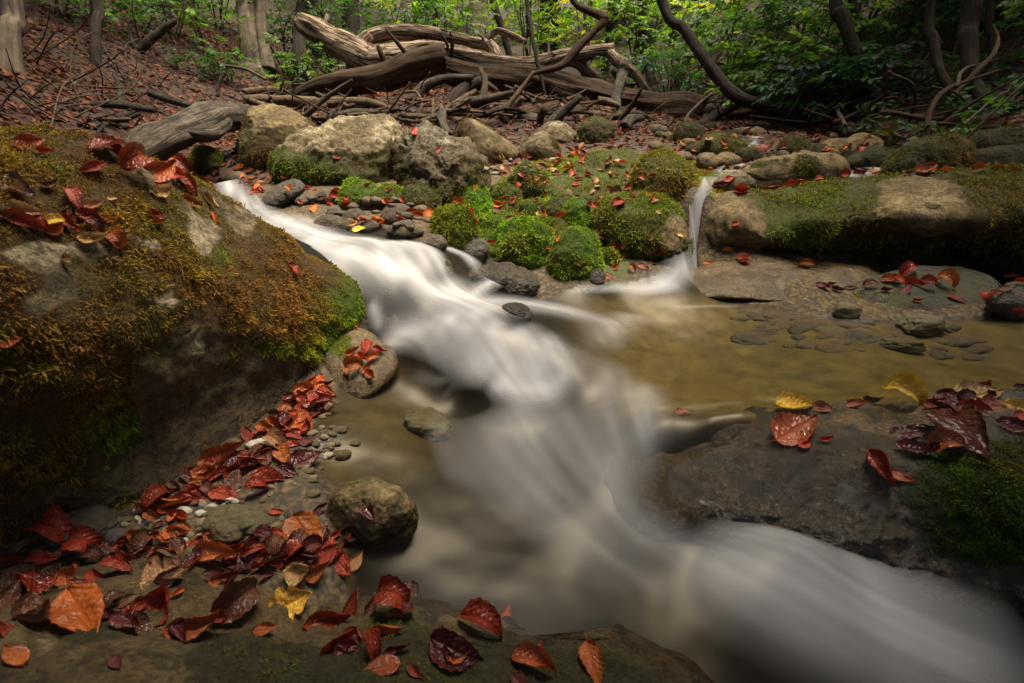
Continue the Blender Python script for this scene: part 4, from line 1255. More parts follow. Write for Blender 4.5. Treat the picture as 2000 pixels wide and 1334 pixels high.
leaves("on top of the huge boulder", "leaves on the huge boulder", [
 (210,297,88,12,'p','bent'),(178,333,62,200,'r','curl'),(227,310,66,-30,'r','curl'),(259,331,92,22,'r','bent'),(308,342,80,28,'o','curl'),(362,328,78,-35,'o','bent'),(405,358,55,-25,'o','roll'),(315,378,74,18,'t','cup'),
 (360,367,60,-40,'r','curl'),(367,394,50,-25,'o','roll'),(410,400,66,-48,'t','roll'),(300,432,62,-50,'r','cup'),(417,428,32,-70,'o','roll'),(146,398,58,-60,'p','bent'),(180,405,45,20,'t','curl'),(173,425,64,8,'r','cup'),
 (209,436,56,0,'o','curl'),(191,450,46,-40,'m','bent'),(180,471,78,3,'t','cup'),(227,475,56,-48,'o','bent'),(164,462,36,0,'r','curl'),(38,436,90,-20,'r','curl'),(38,416,88,-10,'t','curl'),(67,442,55,-30,'r','bent'),
 (97,441,62,10,'y','bent'),(126,438,66,-35,'r','curl'),(124,420,45,60,'b','curl'),(28,372,82,-30,'b','roll'),(126,511,48,-65,'t','cup'),(55,288,60,10,'r','flat'),(86,300,36,0,'r','curl'),(92,367,42,10,'b','curl'),
 (216,391,22,0,'t','flat'),(569,530,46,-65,'r','cup'),(15,670,50,20,'r','roll'),(690,635,24,-40,'o','flat'),(100,452,40,30,'o','curl'),(8,428,50,10,'b','curl'),(340,350,40,10,'r','curl'),(245,312,50,-50,'r','curl')], tilt=.35)
leaves("on the small wet ledge", "leaves on the small wet ledge", [
 (688,690,42,30,'o','curl'),(716,684,44,70,'r','bent'),(740,686,36,-20,'r','curl'),(690,716,54,10,'o','bent'),(716,722,38,60,'o','curl'),(724,737,48,-45,'o','cup'),(681,727,30,-80,'o','curl'),(728,702,36,30,'o','curl'),(705,702,36,-30,'r','curl')])
leaves("along the pebble shore", "leaves along the pebble shore", [
 (607,750,42,50,'o'),(635,753,50,5,'r'),(602,767,42,15,'r'),(637,769,48,-20,'o'),(618,780,64,5,'r'),(569,785,54,-20,'b'),(583,833,82,-52,'o','flat'),(522,838,55,-10,'o','curl'),(599,843,46,60,'r'),
 (539,871,68,-35,'t','bent'),(551,892,56,-60,'o','flat'),(517,896,54,-70,'b','flat'),(432,899,120,25,'o','curl'),(407,934,92,5,'o','cup'),(485,912,66,-10,'b'),(460,947,56,70,'b','flat'),(520,940,86,-5,'r','cup'),
 (438,970,70,-15,'r','flat'),(501,962,68,5,'r','bent'),(362,978,58,10,'r','curl'),(310,985,84,35,'r','bent'),(330,990,90,5,'o','roll'),(285,1000,60,-20,'b','curl'),(560,815,46,10,'o'),(590,800,40,30,'r'),(628,800,40,30,'b')], bvh=BVH_DRY)
leaves("in the shallow edge water", "wet leaves in the shallow edge water", [
 (611,803,54,-30,'p','flat'),(648,794,42,30,'b','flat'),(551,818,54,20,'m','flat'),(592,906,86,25,'m','flat'),(567,870,42,0,'r','flat'),(539,1003,34,0,'r'),(624,1000,42,40,'m'),(720,999,56,-55,'m','flat'),(560,925,60,-30,'m','flat'),(600,865,40,20,'m','flat'),(575,855,40,-20,'r','flat')], wet=True)
leaves("in the leaf heap at the bank edge", "leaf heap at the bank edge", [
 (514,1062,64,-20,'m'),(545,1075,66,60,'b','bent'),(438,1056,98,-5,'r','curl'),(435,1027,72,30,'t','curl'),(413,1097,105,12,'o','curl'),(476,1087,60,0,'r','curl'),(596,1097,60,10,'m'),(633,1090,66,40,'r','flat'),
 (662,1106,72,-50,'r','flat'),(690,1103,52,55,'t','flat'),(621,1122,70,40,'o','curl'),(586,1119,90,10,'t','cup'),(596,1046,112,-55,'o','flat'),(363,1038,48,-40,'o'),(500,1080,70,20,'r'),(560,1095,60,-30,'r'),(455,1085,60,40,'m'),(530,1100,66,0,'r','curl'),(640,1075,60,-60,'r','flat'),(610,1075,60,20,'m')], bvh=BVH_DRY, tilt=.4)
leaves("in the dark litter left of the leaf heap", "dark leaf litter by the huge boulder", [
 (115,1058,98,-20,'r','bent'),(168,1074,92,-10,'r','bent'),(206,1074,55,-30,'b'),(133,1085,60,20,'m'),(84,1092,60,0,'r'),(18,1092,70,0,'r'),(35,1108,76,10,'b'),(227,1095,48,0,'b'),(280,1071,70,50,'b'),(301,1051,50,40,'r'),
 (350,1072,60,-50,'b'),(346,1044,60,0,'o'),(260,1085,60,-20,'b'),(60,1075,60,30,'b'),(315,1095,50,0,'m'),(185,1095,50,-10,'b'),(5,1120,60,20,'b')], bvh=BVH_DRY)
leaves("on the near bank slab", "big leaves on the near bank slab", [
 (45,1142,90,20,'b','cup'),(140,1130,76,35,'o','cup'),(189,1130,46,-10,'r','curl'),(315,1133,86,15,'t','lobed'),(420,1128,58,5,'m','roll'),(521,1128,34,10,'m','curl'),(157,1204,128,-60,'o','flat'),(217,1207,56,-10,'m','curl'),
 (66,1218,100,-60,'b','cup'),(308,1190,140,55,'r','cup'),(381,1232,140,15,'o','curl'),(465,1180,125,40,'b','bent'),(567,1183,95,30,'y','lobed'),(640,1214,125,15,'r','cup'),(686,1190,76,70,'r','roll'),(514,1235,52,10,'o','flat'),
 (665,1263,104,45,'r','curl'),(700,1247,66,-20,'o','cup'),(730,1267,84,-80,'r','bent'),(770,1182,100,-15,'r','bent'),(940,1232,130,-25,'r','bent'),(1000,1227,60,-30,'m','curl'),(890,1267,140,-25,'m','bent'),(1035,1302,104,-15,'o','curl'),
 (1155,1297,92,-75,'o','roll'),(775,1272,60,20,'m'),(350,1240,60,-60,'m'),(430,1205,60,40,'r','curl'),(20,1180,70,60,'b'),(985,1205,40,70,'r','roll'),(250,1180,50,30,'b')], bvh=BVH_DRY, tilt=.4)
leaves("on the pool's near rim", "leaves on the pool's near rim", [
 (1547,797,84,-3,'y','curl'),(1604,799,46,-15,'p','flat'),(1670,794,48,10,'o','curl'),(1668,787,34,10,'y','flat'),(1703,790,54,0,'m','curl'),(1763,788,112,-20,'y','bent'),(1826,792,44,20,'r','curl'),(1853,792,64,-60,'m','flat'),
 (1889,791,54,10,'m','bent'),(1904,779,92,10,'t','flat'),(1937,779,42,-50,'m','curl'),(1898,809,70,5,'r','curl'),(1940,798,64,0,'p','flat'),(1923,761,42,30,'r','cup'),(1985,797,60,-15,'y','flat'),(1994,760,32,0,'m','curl'),(1994,815,38,10,'r','flat'),(1979,839,80,-20,'m','flat')], bvh=BVH_DRY)
leaves("stuck to the broad wet slab", "wet leaves on the broad wet slab", [
 (1550,845,108,30,'o','flat'),(1570,869,32,30,'r','flat'),(1610,861,36,8,'r','curl'),(1775,851,95,10,'m','flat'),(1790,884,105,-10,'m','curl'),(1856,885,92,15,'o','bent'),(1893,857,120,-52,'m','bent'),(1859,866,48,10,'p','flat'),(1718,917,100,-55,'r','curl'),(1757,932,54,-20,'o','flat')], wet=True, bvh=BVH_DRY)
leaves("carried under the thin water veil", "leaf under the thin water veil", [(1334,808,42,0,'o','flat')], wet=True, bvh=BVH_DRY)
leaves("on the moss mounds", "leaves on the moss mounds", [
 (930,369,19,60,'o'),(940,421,40,65,'r','flat'),(916,413,31,-60,'r','curl'),(895,400,31,0,'r'),(875,400,23,-20,'r'),(927,433,24,-45,'o'),(972,402,34,0,'o'),(972,415,31,-30,'b','flat'),(1014,366,24,50,'o'),(1022,385,25,0,'b'),
 (997,427,28,10,'p'),(1022,431,25,20,'p'),(1010,419,22,0,'p'),(1025,415,18,10,'t'),(1069,425,36,-70,'r'),(1057,417,25,-70,'t'),(1097,427,36,50,'r'),(1105,417,16,50,'o'),(1079,452,27,-40,'t','cup'),(1092,466,22,70,'o','flat'),(1081,476,28,45,'r'),
 (1070,485,18,0,'r'),(1060,385,25,-20,'o'),(1057,404,25,20,'b'),(1175,457,36,-60,'b','cup'),(956,475,23,0,'r'),(1047,393,18,20,'r'),(985,385,20,20,'o'),(760,372,22,20,'o'),(720,363,26,20,'r'),(1000,398,22,40,'p')])
leaves("on the flat mossy shelf and block", "leaves on the flat mossy shelf", [
 (1167,404,34,5,'r'),(1205,401,36,25,'r'),(1200,381,36,0,'b'),(1150,402,20,0,'r'),(1280,374,24,0,'p','flat'),(1265,384,17,0,'y'),(1286,417,18,-30,'t','flat'),(1272,462,32,70,'b','flat'),(1329,461,16,-20,'y','flat'),(1225,372,26,0,'r'),(1190,368,24,20,'o'),
 (1130,350,26,10,'p'),(1150,342,22,-20,'p'),(1165,360,24,30,'t'),(1205,345,22,0,'p'),(1240,330,26,10,'p'),(1255,352,20,-20,'p'),(1110,330,26,20,'o'),(1215,322,24,5,'p'),(1175,332,20,10,'t'),(1095,318,22,10,'p'),(1125,362,24,-10,'r')])
leaves("on the wet shelf below the square mossy block", "leaves below the square mossy block", [
 (1205,497,26,30,'o'),(1217,478,26,80,'o'),(1202,479,28,0,'r'),(1220,492,20,10,'r'),(1231,493,22,40,'r'),(1250,501,31,5,'r'),(1271,491,28,10,'p','flat'),(1292,493,24,-20,'r'),(1255,523,31,-20,'p','flat'),(1235,527,24,-30,'o'),(1202,524,22,50,'r'),(1277,520,16,0,'m'),(1185,544,22,0,'o','flat')])
leaves("along the crest of the long boulder", "leaves along the crest of the long boulder", [
 (1404,363,26,0,'m'),(1445,374,36,5,'r','curl'),(1475,371,30,10,'r'),(1501,368,48,15,'r'),(1550,363,46,10,'r'),(1572,361,28,0,'r'),(1677,345,42,10,'r'),(1647,345,28,0,'r'),(1707,343,28,10,'o'),(1805,336,42,15,'o','roll'),(1850,335,32,0,'o'),
 (1906,334,32,5,'o'),(1951,333,40,8,'r'),(1525,366,30,-10,'r'),(1600,357,26,5,'o'),(1740,342,28,0,'r'),(1775,340,26,5,'b'),(1985,333,30,0,'r'),(1438,438,22,0,'r','flat'),(1411,360,30,0,'m'),(1398,366,30,0,'m'),(1425,352,26,20,'r')])
leaves("in the wet heap by the still pool", "wet leaf heap by the still pool", [
 (1771,532,52,30,'r','bent'),(1741,549,50,0,'o','curl'),(1786,556,54,-15,'r','curl'),(1846,556,56,-25,'o','bent'),(1767,569,32,45,'m'),(1730,569,28,0,'m'),(1676,580,25,-40,'y','flat'),(1606,562,36,-20,'m'),(1636,569,36,-10,'m'),(1659,564,28,0,'m'),
 (1625,556,25,0,'m'),(1790,588,25,0,'r'),(1865,584,38,-20,'m'),(1932,584,32,70,'r'),(1947,577,28,0,'r'),(1966,566,32,0,'b'),(1974,543,32,0,'o'),(1992,553,28,0,'r'),(1989,607,32,0,'r'),(1812,562,44,10,'r'),(1755,556,40,-30,'r'),(1700,560,36,10,'m'),(1820,548,30,0,'o')], wet=True)
leaves("on the tufa shelf by the side waterfall", "leaves on the tufa shelf", [
 (1576,518,38,-5,'o'),(1452,507,36,10,'r'),(1454,514,28,0,'r'),(1420,492,26,0,'o'),(1479,490,26,0,'o'),(1600,497,22,50,'r'),(1381,516,22,0,'o','flat'),(1560,522,20,0,'r')])
leaves("among the wet cobbles above the cascade", "leaves among the wet cobbles", [
 (745,433,40,0,'o'),(815,426,42,10,'o'),(655,385,38,0,'r'),(830,416,28,60,'o'),(712,433,26,0,'r'),(690,440,21,30,'t'),(700,450,31,10,'y','flat'),(800,415,30,20,'r'),(760,395,26,0,'r'),(680,398,28,10,'r'),(840,432,36,5,'o'),(785,430,28,-10,'o'),(735,410,22,0,'r'),(600,370,26,0,'r'),(500,378,30,0,'r'),(470,330,26,10,'o'),(560,345,28,0,'r')])
leaves("on the pale limestone boulders", "leaves on the pale limestone boulders", [(856,293,22,60,'p','flat'),(808,259,18,80,'r'),(660,310,14,70,'r','flat')])
# many small leaves that nothing tells apart, place by place
def scatter(poly, n, size, cols, label, group, seed):
    r = random.Random(seed)
    P = np.array(poly)
    k = 0
    while k < n:
        px, py = r.uniform(P[:, 0].min(), P[:, 0].max()), r.uniform(P[:, 1].min(), P[:, 1].max())
        if not inside(np.array([px]), np.array([py]), poly)[0]: continue
        k += 1
        fallen_leaf(px, py, r.uniform(*size), r.uniform(-50, 60) + r.choice([0, 180]), r.choice(cols), None, False, "", .25, group, label)


r_ = random.Random(8)
for i in range(120):
    u = r_.random()
    px, py = (240 + u * 440, 1095 - u * 10 + r_.uniform(-40, 22)) if r_.random() < .55 else (300 + u * 330, 1010 - u * 240 + r_.uniform(-30, 40))
    fallen_leaf(px, py, r_.uniform(34, 66), r_.uniform(-60, 60) + r_.choice([0, 180]), r_.choice("rrobm"), None, r_.random() < .3, "along the pebble shore", .35, "leaves along the pebble shore", bvh=BVH_DRY)
for i in range(34):
    px = r_.uniform(10, 1050)
    py = 1130 + r_.random() ** 1.3 * 170 + max(0, px - 700) * .22
    if abs(px - 567) < 85 and abs(py - 1183) < 65: continue
    fallen_leaf(px, py, r_.uniform(38, 84), r_.uniform(-70, 70) + r_.choice([0, 180]), r_.choice("rrobmm"), None, r_.random() < .3, "on the near bank slab", .4, "big leaves on the near bank slab", bvh=BVH_DRY)
scatter([(950, 305), (1270, 292), (1280, 395), (1190, 410), (1090, 370), (980, 350)], 46, (13, 24), "pportb", "small dry leaf scattered on the moss behind the mounds", "small leaves on the moss", 1)
scatter([(1280, 300), (1400, 250), (1750, 240), (1720, 290), (1500, 325), (1400, 330), (1370, 345)], 40, (12, 22), "rootbp", "small dry leaf between the cobbles of the upper bed", "small leaves on the upper bed", 2)
scatter([(430, 330), (560, 370), (860, 400), (850, 440), (620, 420), (480, 370)], 16, (14, 24), "rroob", "small leaf wedged between stones of the brook bank", "small leaves on the brook bank", 3)


def nth(i):
    return ["first", "second", "third", "fourth", "fifth", "sixth", "seventh", "eighth", "ninth", "tenth", "eleventh", "twelfth", "thirteenth", "fourteenth", "fifteenth"][i] if i < 15 else "%dth" % (i + 1)


# past 300 single leaves the smallest go into one litter
LEAVES.sort(key=lambda d: -d["len"])
SMALL, LEAVES = LEAVES[290:], LEAVES[:290]
lv, lf, lcol, k0 = [], [], [], 0
for d in SMALL:
    o = d["o"]
    me = o.data
    V = np.empty(len(me.vertices) * 3, np.float32); me.vertices.foreach_get("co", V); V = V.reshape(-1, 3).astype(float)
    F = np.empty(len(me.loops), np.int32); me.loops.foreach_get("vertex_index", F); F = F.reshape(-1, 4)
    M = np.array(o.matrix_basis)
    lv.append(V @ M[:3, :3].T + M[:3, 3]); lf.append(F + k0); k0 += len(V)
    lcol.append(np.tile(np.array(o.color[:3]), (len(V), 1)))
    bpy.data.objects.remove(o)
tag(obj("small_fallen_leaves", np.vstack(lv), np.vstack(lf), M_LITTER, origin=(0, 0, 0), Col=np.vstack(lcol)),
    "small dry leaves strewn over moss, cobbles and gravel", "leaf litter", None, "stuff")

from collections import defaultdict
byk = defaultdict(list)
for d in LEAVES:
    if d["label"] is None:
        byk[(d["col"], SHAPE[d["kind"]], d["place"])].append(d)
for (cn, sh, pl_), L in byk.items():
    L.sort(key=lambda d: d["px"])
    for i, d in enumerate(L):
        if len(L) == 1: d["label"] = f"{cn} {sh} leaf {pl_}"
        elif i == 0: d["label"] = f"leftmost {cn} {sh} leaf {pl_}"
        elif i == len(L) - 1: d["label"] = f"rightmost {cn} {sh} leaf {pl_}"
        else: d["label"] = f"{nth(i)} {cn} {sh} leaf from left, {pl_}"
for d in LEAVES:
    tag(d["o"], d["label"], "leaf", d["group"])
# ------------------------------------------------------------------ wood: tubes along bent lines
def tube(P, R, seg=10, step=None, bark=0.12, seed=0, kn=3.0, close=True, flat=1.0, ragged=0.0):
    """tapered round wood along world points P with radii R; returns points, triangles, grain coordinate"""
    P = np.asarray(P, float); R = np.asarray(R, float)
    L = np.linalg.norm(np.diff(P, axis=0), axis=1).sum()
    step = step or max(R.mean() * 0.4, L / 120)
    n = int(np.clip(L / step, 5, 130))
    C = spline(P, n)
    rad_ = spline(np.c_[R, R, R], n)[:, 0].clip(1e-4)
    sl = np.linspace(0, L / max(R.mean(), .004) * .11, n)
    wob = np.c_[fbm(np.c_[sl, 0 * sl + seed, 0 * sl], 3, seed), fbm(np.c_[sl, 0 * sl + seed + 9, 0 * sl], 3, seed + 1), fbm(np.c_[sl, 0 * sl + seed + 19, 0 * sl], 3, seed + 2)]
    C = C + wob * (rad_ * min(1.0, (1.2 if L > 4 else 3.5) * bark))[:, None]
    tg = norm(np.gradient(C, axis=0))
    ref = np.array([0.13, 0.21, 0.97]) if abs(tg[:, 2].mean()) < .8 else np.array([0.9, 0.3, 0.1])
    a = norm(np.cross(tg, ref)); b = np.cross(tg, a)
    th = np.linspace(0, 2 * np.pi, seg, endpoint=False)
    s = np.r_[0, np.cumsum(np.linalg.norm(np.diff(C, axis=0), axis=1))]
    S, TH = np.meshgrid(s, th, indexing="ij")
    RR = np.repeat(rad_[:, None], seg, 1)
    Q = np.c_[(np.cos(TH) * kn).ravel(), (np.sin(TH) * kn).ravel(), (S / np.maximum(RR.mean(), .004) * .22).ravel()]
    nz = fbm(Q + seed * 5.1, 4, seed)
    nz2 = fbm(np.c_[Q[:, :2] * .35, Q[:, 2] * .9] + seed * 2.3 + 40, 2, seed + 1)
    nz3 = fbm(np.c_[Q[:, :2] * 1.6, Q[:, 2] * .35] + seed * 3.3, 3, seed + 4, True)
    rr = RR * (1 + bark * (nz + .5 * nz3).reshape(RR.shape) + 0.16 * nz2.reshape(RR.shape))
    V = C[:, None, :] + rr[..., None] * (np.cos(TH)[..., None] * a[:, None, :] + flat * np.sin(TH)[..., None] * b[:, None, :])
    if ragged:
        r = np.random.default_rng(seed)
        V[-1] += tg[-1] * (r.random(seg) * ragged * rad_[-1])[:, None]
        V[0] -= tg[0] * (r.random(seg) * ragged * rad_[0])[:, None]
    V = V.reshape(-1, 3)
    i = np.arange(n * seg).reshape(n, seg)
    j = np.roll(i, -1, 1)
    F = np.stack([i[:-1], j[:-1], j[1:], i[1:]], -1).reshape(-1, 4)
    T3 = np.vstack([F[:, [0, 1, 2]], F[:, [0, 2, 3]]])
    al = np.c_[(np.cos(TH) * .6).ravel(), (np.sin(TH) * .6).ravel(), (S * .35).ravel()] + seed * 1.7
    if close:
        V = np.vstack([V, C[0] - tg[0] * rad_[0] * .1, C[-1] + tg[-1] * rad_[-1] * .1])
        k = len(V) - 2
        T3 = np.vstack([T3, np.c_[j[0], i[0], np.full(seg, k)], np.c_[i[-1], j[-1], np.full(seg, k + 1)]])
        al = np.vstack([al, [0, 0, 0], [0, 0, s[-1]]])
    return V, T3, al


def merge(parts):
    vs_, fs_, as_, n = [], [], [], 0
    for V, F, A in parts:
        vs_.append(V); fs_.append(F + n); as_.append(A); n += len(V)
    return np.vstack(vs_), np.vstack(fs_), np.vstack(as_)


def wood(name, label, cat, mat, lines, parent=None, group=None, seg=12, bark=.12, kn=3.0, flat=1.0, ragged=0.0, seed=None, solid=False, stubs=0):
    """lines: lists of (px, py, distance, radius in px) - each a limb of one piece"""
    parts = []
    for q_, ln in enumerate(lines):
        A = np.array(ln, float)
        P = atd(A[:, 0], A[:, 1], A[:, 2])
        parts.append(tube(P, A[:, 3] / 1000 * A[:, 2], seg, None, bark, (seed or len(name) * 7 + int(A[0, 0])) + q_, kn, True, flat, ragged))
    if stubs:
        r = np.random.default_rng(stubs * 7 + int(lines[0][0][0]))
        A = np.array(lines[0], float)
        C = spline(np.c_[atd(A[:, 0], A[:, 1], A[:, 2]), A[:, 3] / 1000 * A[:, 2]], 40)
        for q_ in range(stubs):
            i = r.integers(3, 37)
            d = norm(np.array([r.normal(0, .7), r.normal(-.3, .4), r.uniform(.1, 1)]))
            rr_s = C[i, 3] * r.uniform(.12, .24)
            ln_ = C[i, 3] * r.uniform(.7, 2.0)
            parts.append(tube([C[i, :3] + d * C[i, 3] * .5, C[i, :3] + d * (C[i, 3] + ln_ * .5), C[i, :3] + d * (C[i, 3] + ln_) + r.normal(0, .02, 3)], [rr_s * 1.3, rr_s, rr_s * .6], 7, None, .2, int(q_ + i), ragged=1.2))
    V, F, A = merge(parts)
    o = obj(name, V, F, mat, parent=parent, along=A)
    if label: tag(o, label, cat, group)
    if solid: SURF.append((V, F))
    return o


# the driftwood jam across the valley
d0 = wood("fallen_log", "thick dark rough log slanting down through the driftwood, its fat end broken off", "log", M_DARKLOG,
     [[(850, 112, 7.5, 17), (920, 135, 7.3, 24), (1010, 165, 7.1, 29), (1110, 195, 6.9, 33), (1210, 212, 6.6, 36), (1290, 224, 6.4, 37), (1336, 228, 6.3, 35)]], stubs=3, seg=44, bark=.3, kn=6, ragged=.5)
wood("fallen_log", "smooth brown log with a cut end resting on the driftwood heap", "log", M_BROWNLOG, [[(575, 188, 7.2, 9), (625, 172, 7.1, 16), (690, 164, 7.0, 22), (760, 150, 6.95, 26), (820, 128, 6.9, 27), (856, 112, 6.9, 25)]], stubs=3, seg=34, bark=.17, ragged=.3)
o = wood("fallen_tree", "long flaking pale trunk arching across the top of the driftwood jam", "trunk", M_PALELOG,
     [[(588, 45, 8.2, 15), (625, 68, 8.1, 22), (680, 100, 8.0, 24), (730, 122, 8.0, 26), (780, 108, 7.9, 22), (840, 97, 7.8, 18), (900, 105, 7.7, 17), (960, 122, 7.6, 17), (1030, 128, 7.5, 14), (1100, 112, 7.4, 14), (1160, 100, 7.2, 12), (1200, 97, 7.1, 12)]], stubs=5, seg=24, bark=.28, kn=4)
wood("broken_limb", None, None, M_PALELOG, [[(1195, 96, 7.1, 9), (1205, 112, 7.0, 11), (1214, 128, 6.9, 12), (1245, 155, 6.9, 9), (1282, 200, 6.9, 8)]], parent=o, bark=.25)
wood("broken_limb", None, None, M_PALELOG, [[(740, 120, 8.0, 14), (705, 95, 8.1, 12), (720, 75, 8.1, 11)]], parent=o, bark=.25)
wood("fallen_branch", "upper pale branch arching above the long flaking trunk", "branch", M_PALELOG, [[(695, 96, 8.2, 13), (735, 70, 8.2, 12), (790, 60, 8.1, 12), (850, 62, 8.0, 11), (910, 72, 7.9, 10), (955, 84, 7.8, 10), (970, 105, 7.7, 12), (978, 130, 7.6, 9)]], stubs=4, seg=18, bark=.28, kn=4)
wood("fallen_branch", "short pale broken stub pointing up over the arching branch", "branch", M_PALELOG, [[(955, 82, 7.8, 8), (968, 62, 7.8, 6), (990, 66, 7.8, 6), (1026, 82, 7.7, 5)]], seg=12, bark=.2)
wood("fallen_branch", "crooked pale branch leaning down from the jam to the moss", "branch", M_GREYLOG, [[(1222, 120, 6.6, 9), (1212, 145, 6.5, 10), (1203, 185, 6.3, 10), (1205, 235, 5.9, 10), (1218, 262, 5.5, 8), (1245, 285, 5.0, 7), (1268, 302, 4.6, 6)]], seg=14, bark=.22, kn=4)
wood("fallen_branch", "pale bowed branch behind the dark log", "branch", M_PALELOG, [[(1080, 132, 7.5, 10), (1120, 124, 7.4, 11), (1150, 140, 7.4, 10), (1172, 162, 7.4, 9), (1178, 188, 7.3, 8)]], seg=14, bark=.28, kn=4)
wood("fallen_branch", "pale peeling prop between the bowed branch and dark log", "branch", M_PALELOG, [[(1072, 135, 7.4, 7), (1100, 155, 7.3, 7), (1130, 175, 7.2, 7), (1160, 190, 7.1, 6)]], seg=12, bark=.28)
wood("dead_branch", "reddish elbowed dead branch hooked over the jam", "branch", M_BROWNLOG, [[(1110, -20, 6.3, 5), (1130, 12, 6.3, 6), (1178, 38, 6.2, 8), (1160, 62, 6.2, 7), (1125, 100, 6.2, 8), (1095, 128, 6.2, 7), (1040, 143, 6.2, 4)]], seg=10, bark=.15)
wood("stump_snag", "black splintered snag sticking up in the heap", "snag", M_BARK, [[(868, 238, 5.6, 9), (880, 212, 5.7, 13), (900, 185, 5.8, 12), (925, 168, 5.9, 10), (952, 153, 6.0, 5)]], seg=12, bark=.3, ragged=1.2)
wood("stump_snag", "small grey upright snag with a hooked foot before the heap", "snag", M_GREYLOG, [[(880, 262, 4.9, 5), (872, 245, 5.0, 8), (866, 225, 5.1, 9), (862, 205, 5.2, 4)]], seg=10, bark=.3, ragged=1.0)
wood("driftwood_log", "pale split pole lying across the front of the heap", "log", M_GREYLOG, [[(722, 220, 5.7, 8), (800, 221, 5.6, 9), (880, 225, 5.5, 9), (950, 223, 5.5, 7)]], seg=12, bark=.15)
wood("driftwood_log", "mossy half rotten branch sloping along the heap's front", "log", M_DARKLOG, [[(945, 252, 5.2, 9), (1000, 235, 5.4, 15), (1060, 212, 5.6, 17), (1100, 195, 5.8, 11)]], seg=14, bark=.25)
wood("driftwood_log", "twisted root wood under the thick dark log", "log", M_DARKLOG, [[(1040, 250, 5.4, 10), (1085, 235, 5.5, 14), (1130, 222, 5.7, 14), (1190, 230, 5.9, 10)]], seg=14, bark=.35)
wood("driftwood_log", "long grey pole at the heap's far left end", "log", M_STICK, [[(480, 196, 6.6, 8), (560, 195, 6.4, 11), (640, 200, 6.3, 12), (720, 196, 6.3, 8)]], seg=12, bark=.15)
wood("driftwood_log", "bent brown branch lying under the smooth brown log", "log", M_BROWNLOG, [[(590, 222, 6.0, 8), (660, 215, 6.0, 12), (740, 205, 6.0, 12), (830, 200, 6.0, 7)]], seg=12, bark=.2)
wood("driftwood_log", "thin bleached pole pointing out of the heap beside the black snag", "log", M_STICK, [[(868, 215, 5.6, 5), (900, 195, 5.7, 6), (930, 178, 5.8, 5)]], seg=10, bark=.12)
wood("weathered_log", "weathered grey gnarled log sloping down to the brook", "log", M_GREYLOG,
     [[(245, 308, 3.05, 14), (290, 288, 3.2, 30), (345, 264, 3.4, 30), (400, 248, 3.7, 28), (440, 238, 3.9, 24), (480, 228, 4.1, 14)], [(370, 265, 3.4, 10), (400, 270, 3.45, 12), (430, 252, 3.6, 10), (445, 236, 3.7, 6)]], seg=26, bark=.32, kn=5, ragged=.6, solid=True)
# loose sticks thrown together in the heap
r_ = random.Random(17)
JAM = "sticks of the driftwood heap"
for i in range(120):
    px, py = r_.uniform(490, 1260), r_.uniform(176, 256)
    p, t = hit_ground(px, py)
    t = min(t, 7.2) if py < 200 else t
    c = atd(px, py, t) + np.array([0, 0, r_.uniform(0, .10)])
    az = r_.gauss(0, .45) + (math.pi / 2 if r_.random() < .15 else 0)
    el = r_.gauss(0, .18) + (r_.choice([-.6, .7, .9]) if r_.random() < .2 else 0)
    L = r_.uniform(.25, 1.0)
    d = np.array([math.cos(az) * math.cos(el), math.sin(az) * math.cos(el), math.sin(el)])
    k_ = np.array([r_.uniform(-1, 1) for _ in range(3)]) * L * .12
    rd = r_.choice([.010, .014, .018, .022, .03, .042, .058])
    V, F, A = tube([c - d * L / 2, c + k_, c + d * L / 2], [rd, rd * .95, rd * .55], 8, None, .2, i + 300, ragged=.5)
    o = obj("driftwood_stick", V, F, r_.choice([M_STICK, M_STICK, M_GREYLOG, M_BROWNLOG, M_DARKLOG]), along=A)
    tag(o, "dead stick tangled in the driftwood heap", "stick", JAM)
for i in range(95):
    px, py = r_.uniform(480, 1320), r_.uniform(190, 275)
    p, t = hit_ground(px, py)
    az, el, L = r_.uniform(0, 6.28), r_.uniform(-.1, .5), r_.uniform(.2, .55)
    d = np.array([math.cos(az) * math.cos(el), math.sin(az) * math.cos(el), math.sin(el)])
    k_ = np.array([r_.uniform(-1, 1) for _ in range(3)]) * L * .15
    V, F, A = tube([p, p + d * L * .5 + k_, p + d * L], [.007, .006, .003], 5, None, .1, i + 500)
    tag(obj("twig", V, F, r_.choice([M_TWIG, M_STICK]), along=A), "thin twig poking from the foot of the driftwood heap", "twig", "twigs round the driftwood heap")

# dead branches on the near left bank
wood("dead_branch", "bleached forked twig standing upright in the bank tangle", "branch", M_GREYLOG, [[(222, 142, 4.6, 4), (236, 172, 4.5, 5), (234, 205, 4.3, 5), (246, 245, 4.1, 4), (258, 288, 3.8, 3)], [(240, 230, 4.1, 3), (275, 215, 4.1, 2.5), (285, 225, 4.1, 1.5)], [(268, 285, 3.8, 2), (262, 250, 3.9, 2), (280, 225, 3.9, 1.5)]], seg=8)
wood("dead_branch", "long grey horizontal branch over the dark hollow of the bank", "branch", M_GREYLOG, [[(-60, 205, 3.9, 4), (60, 208, 3.9, 4), (150, 208, 3.9, 5), (230, 205, 3.9, 7), (302, 215, 3.9, 6)], [(190, 208, 3.9, 4), (230, 235, 3.8, 4), (275, 222, 3.8, 4)]], seg=9)
wood("dead_branch", "thin dark branch running below the long grey one", "branch", M_TWIG, [[(-60, 240, 3.7, 3), (40, 234, 3.7, 3), (130, 228, 3.7, 4), (210, 234, 3.7, 4), (255, 232, 3.7, 3)]], seg=8)
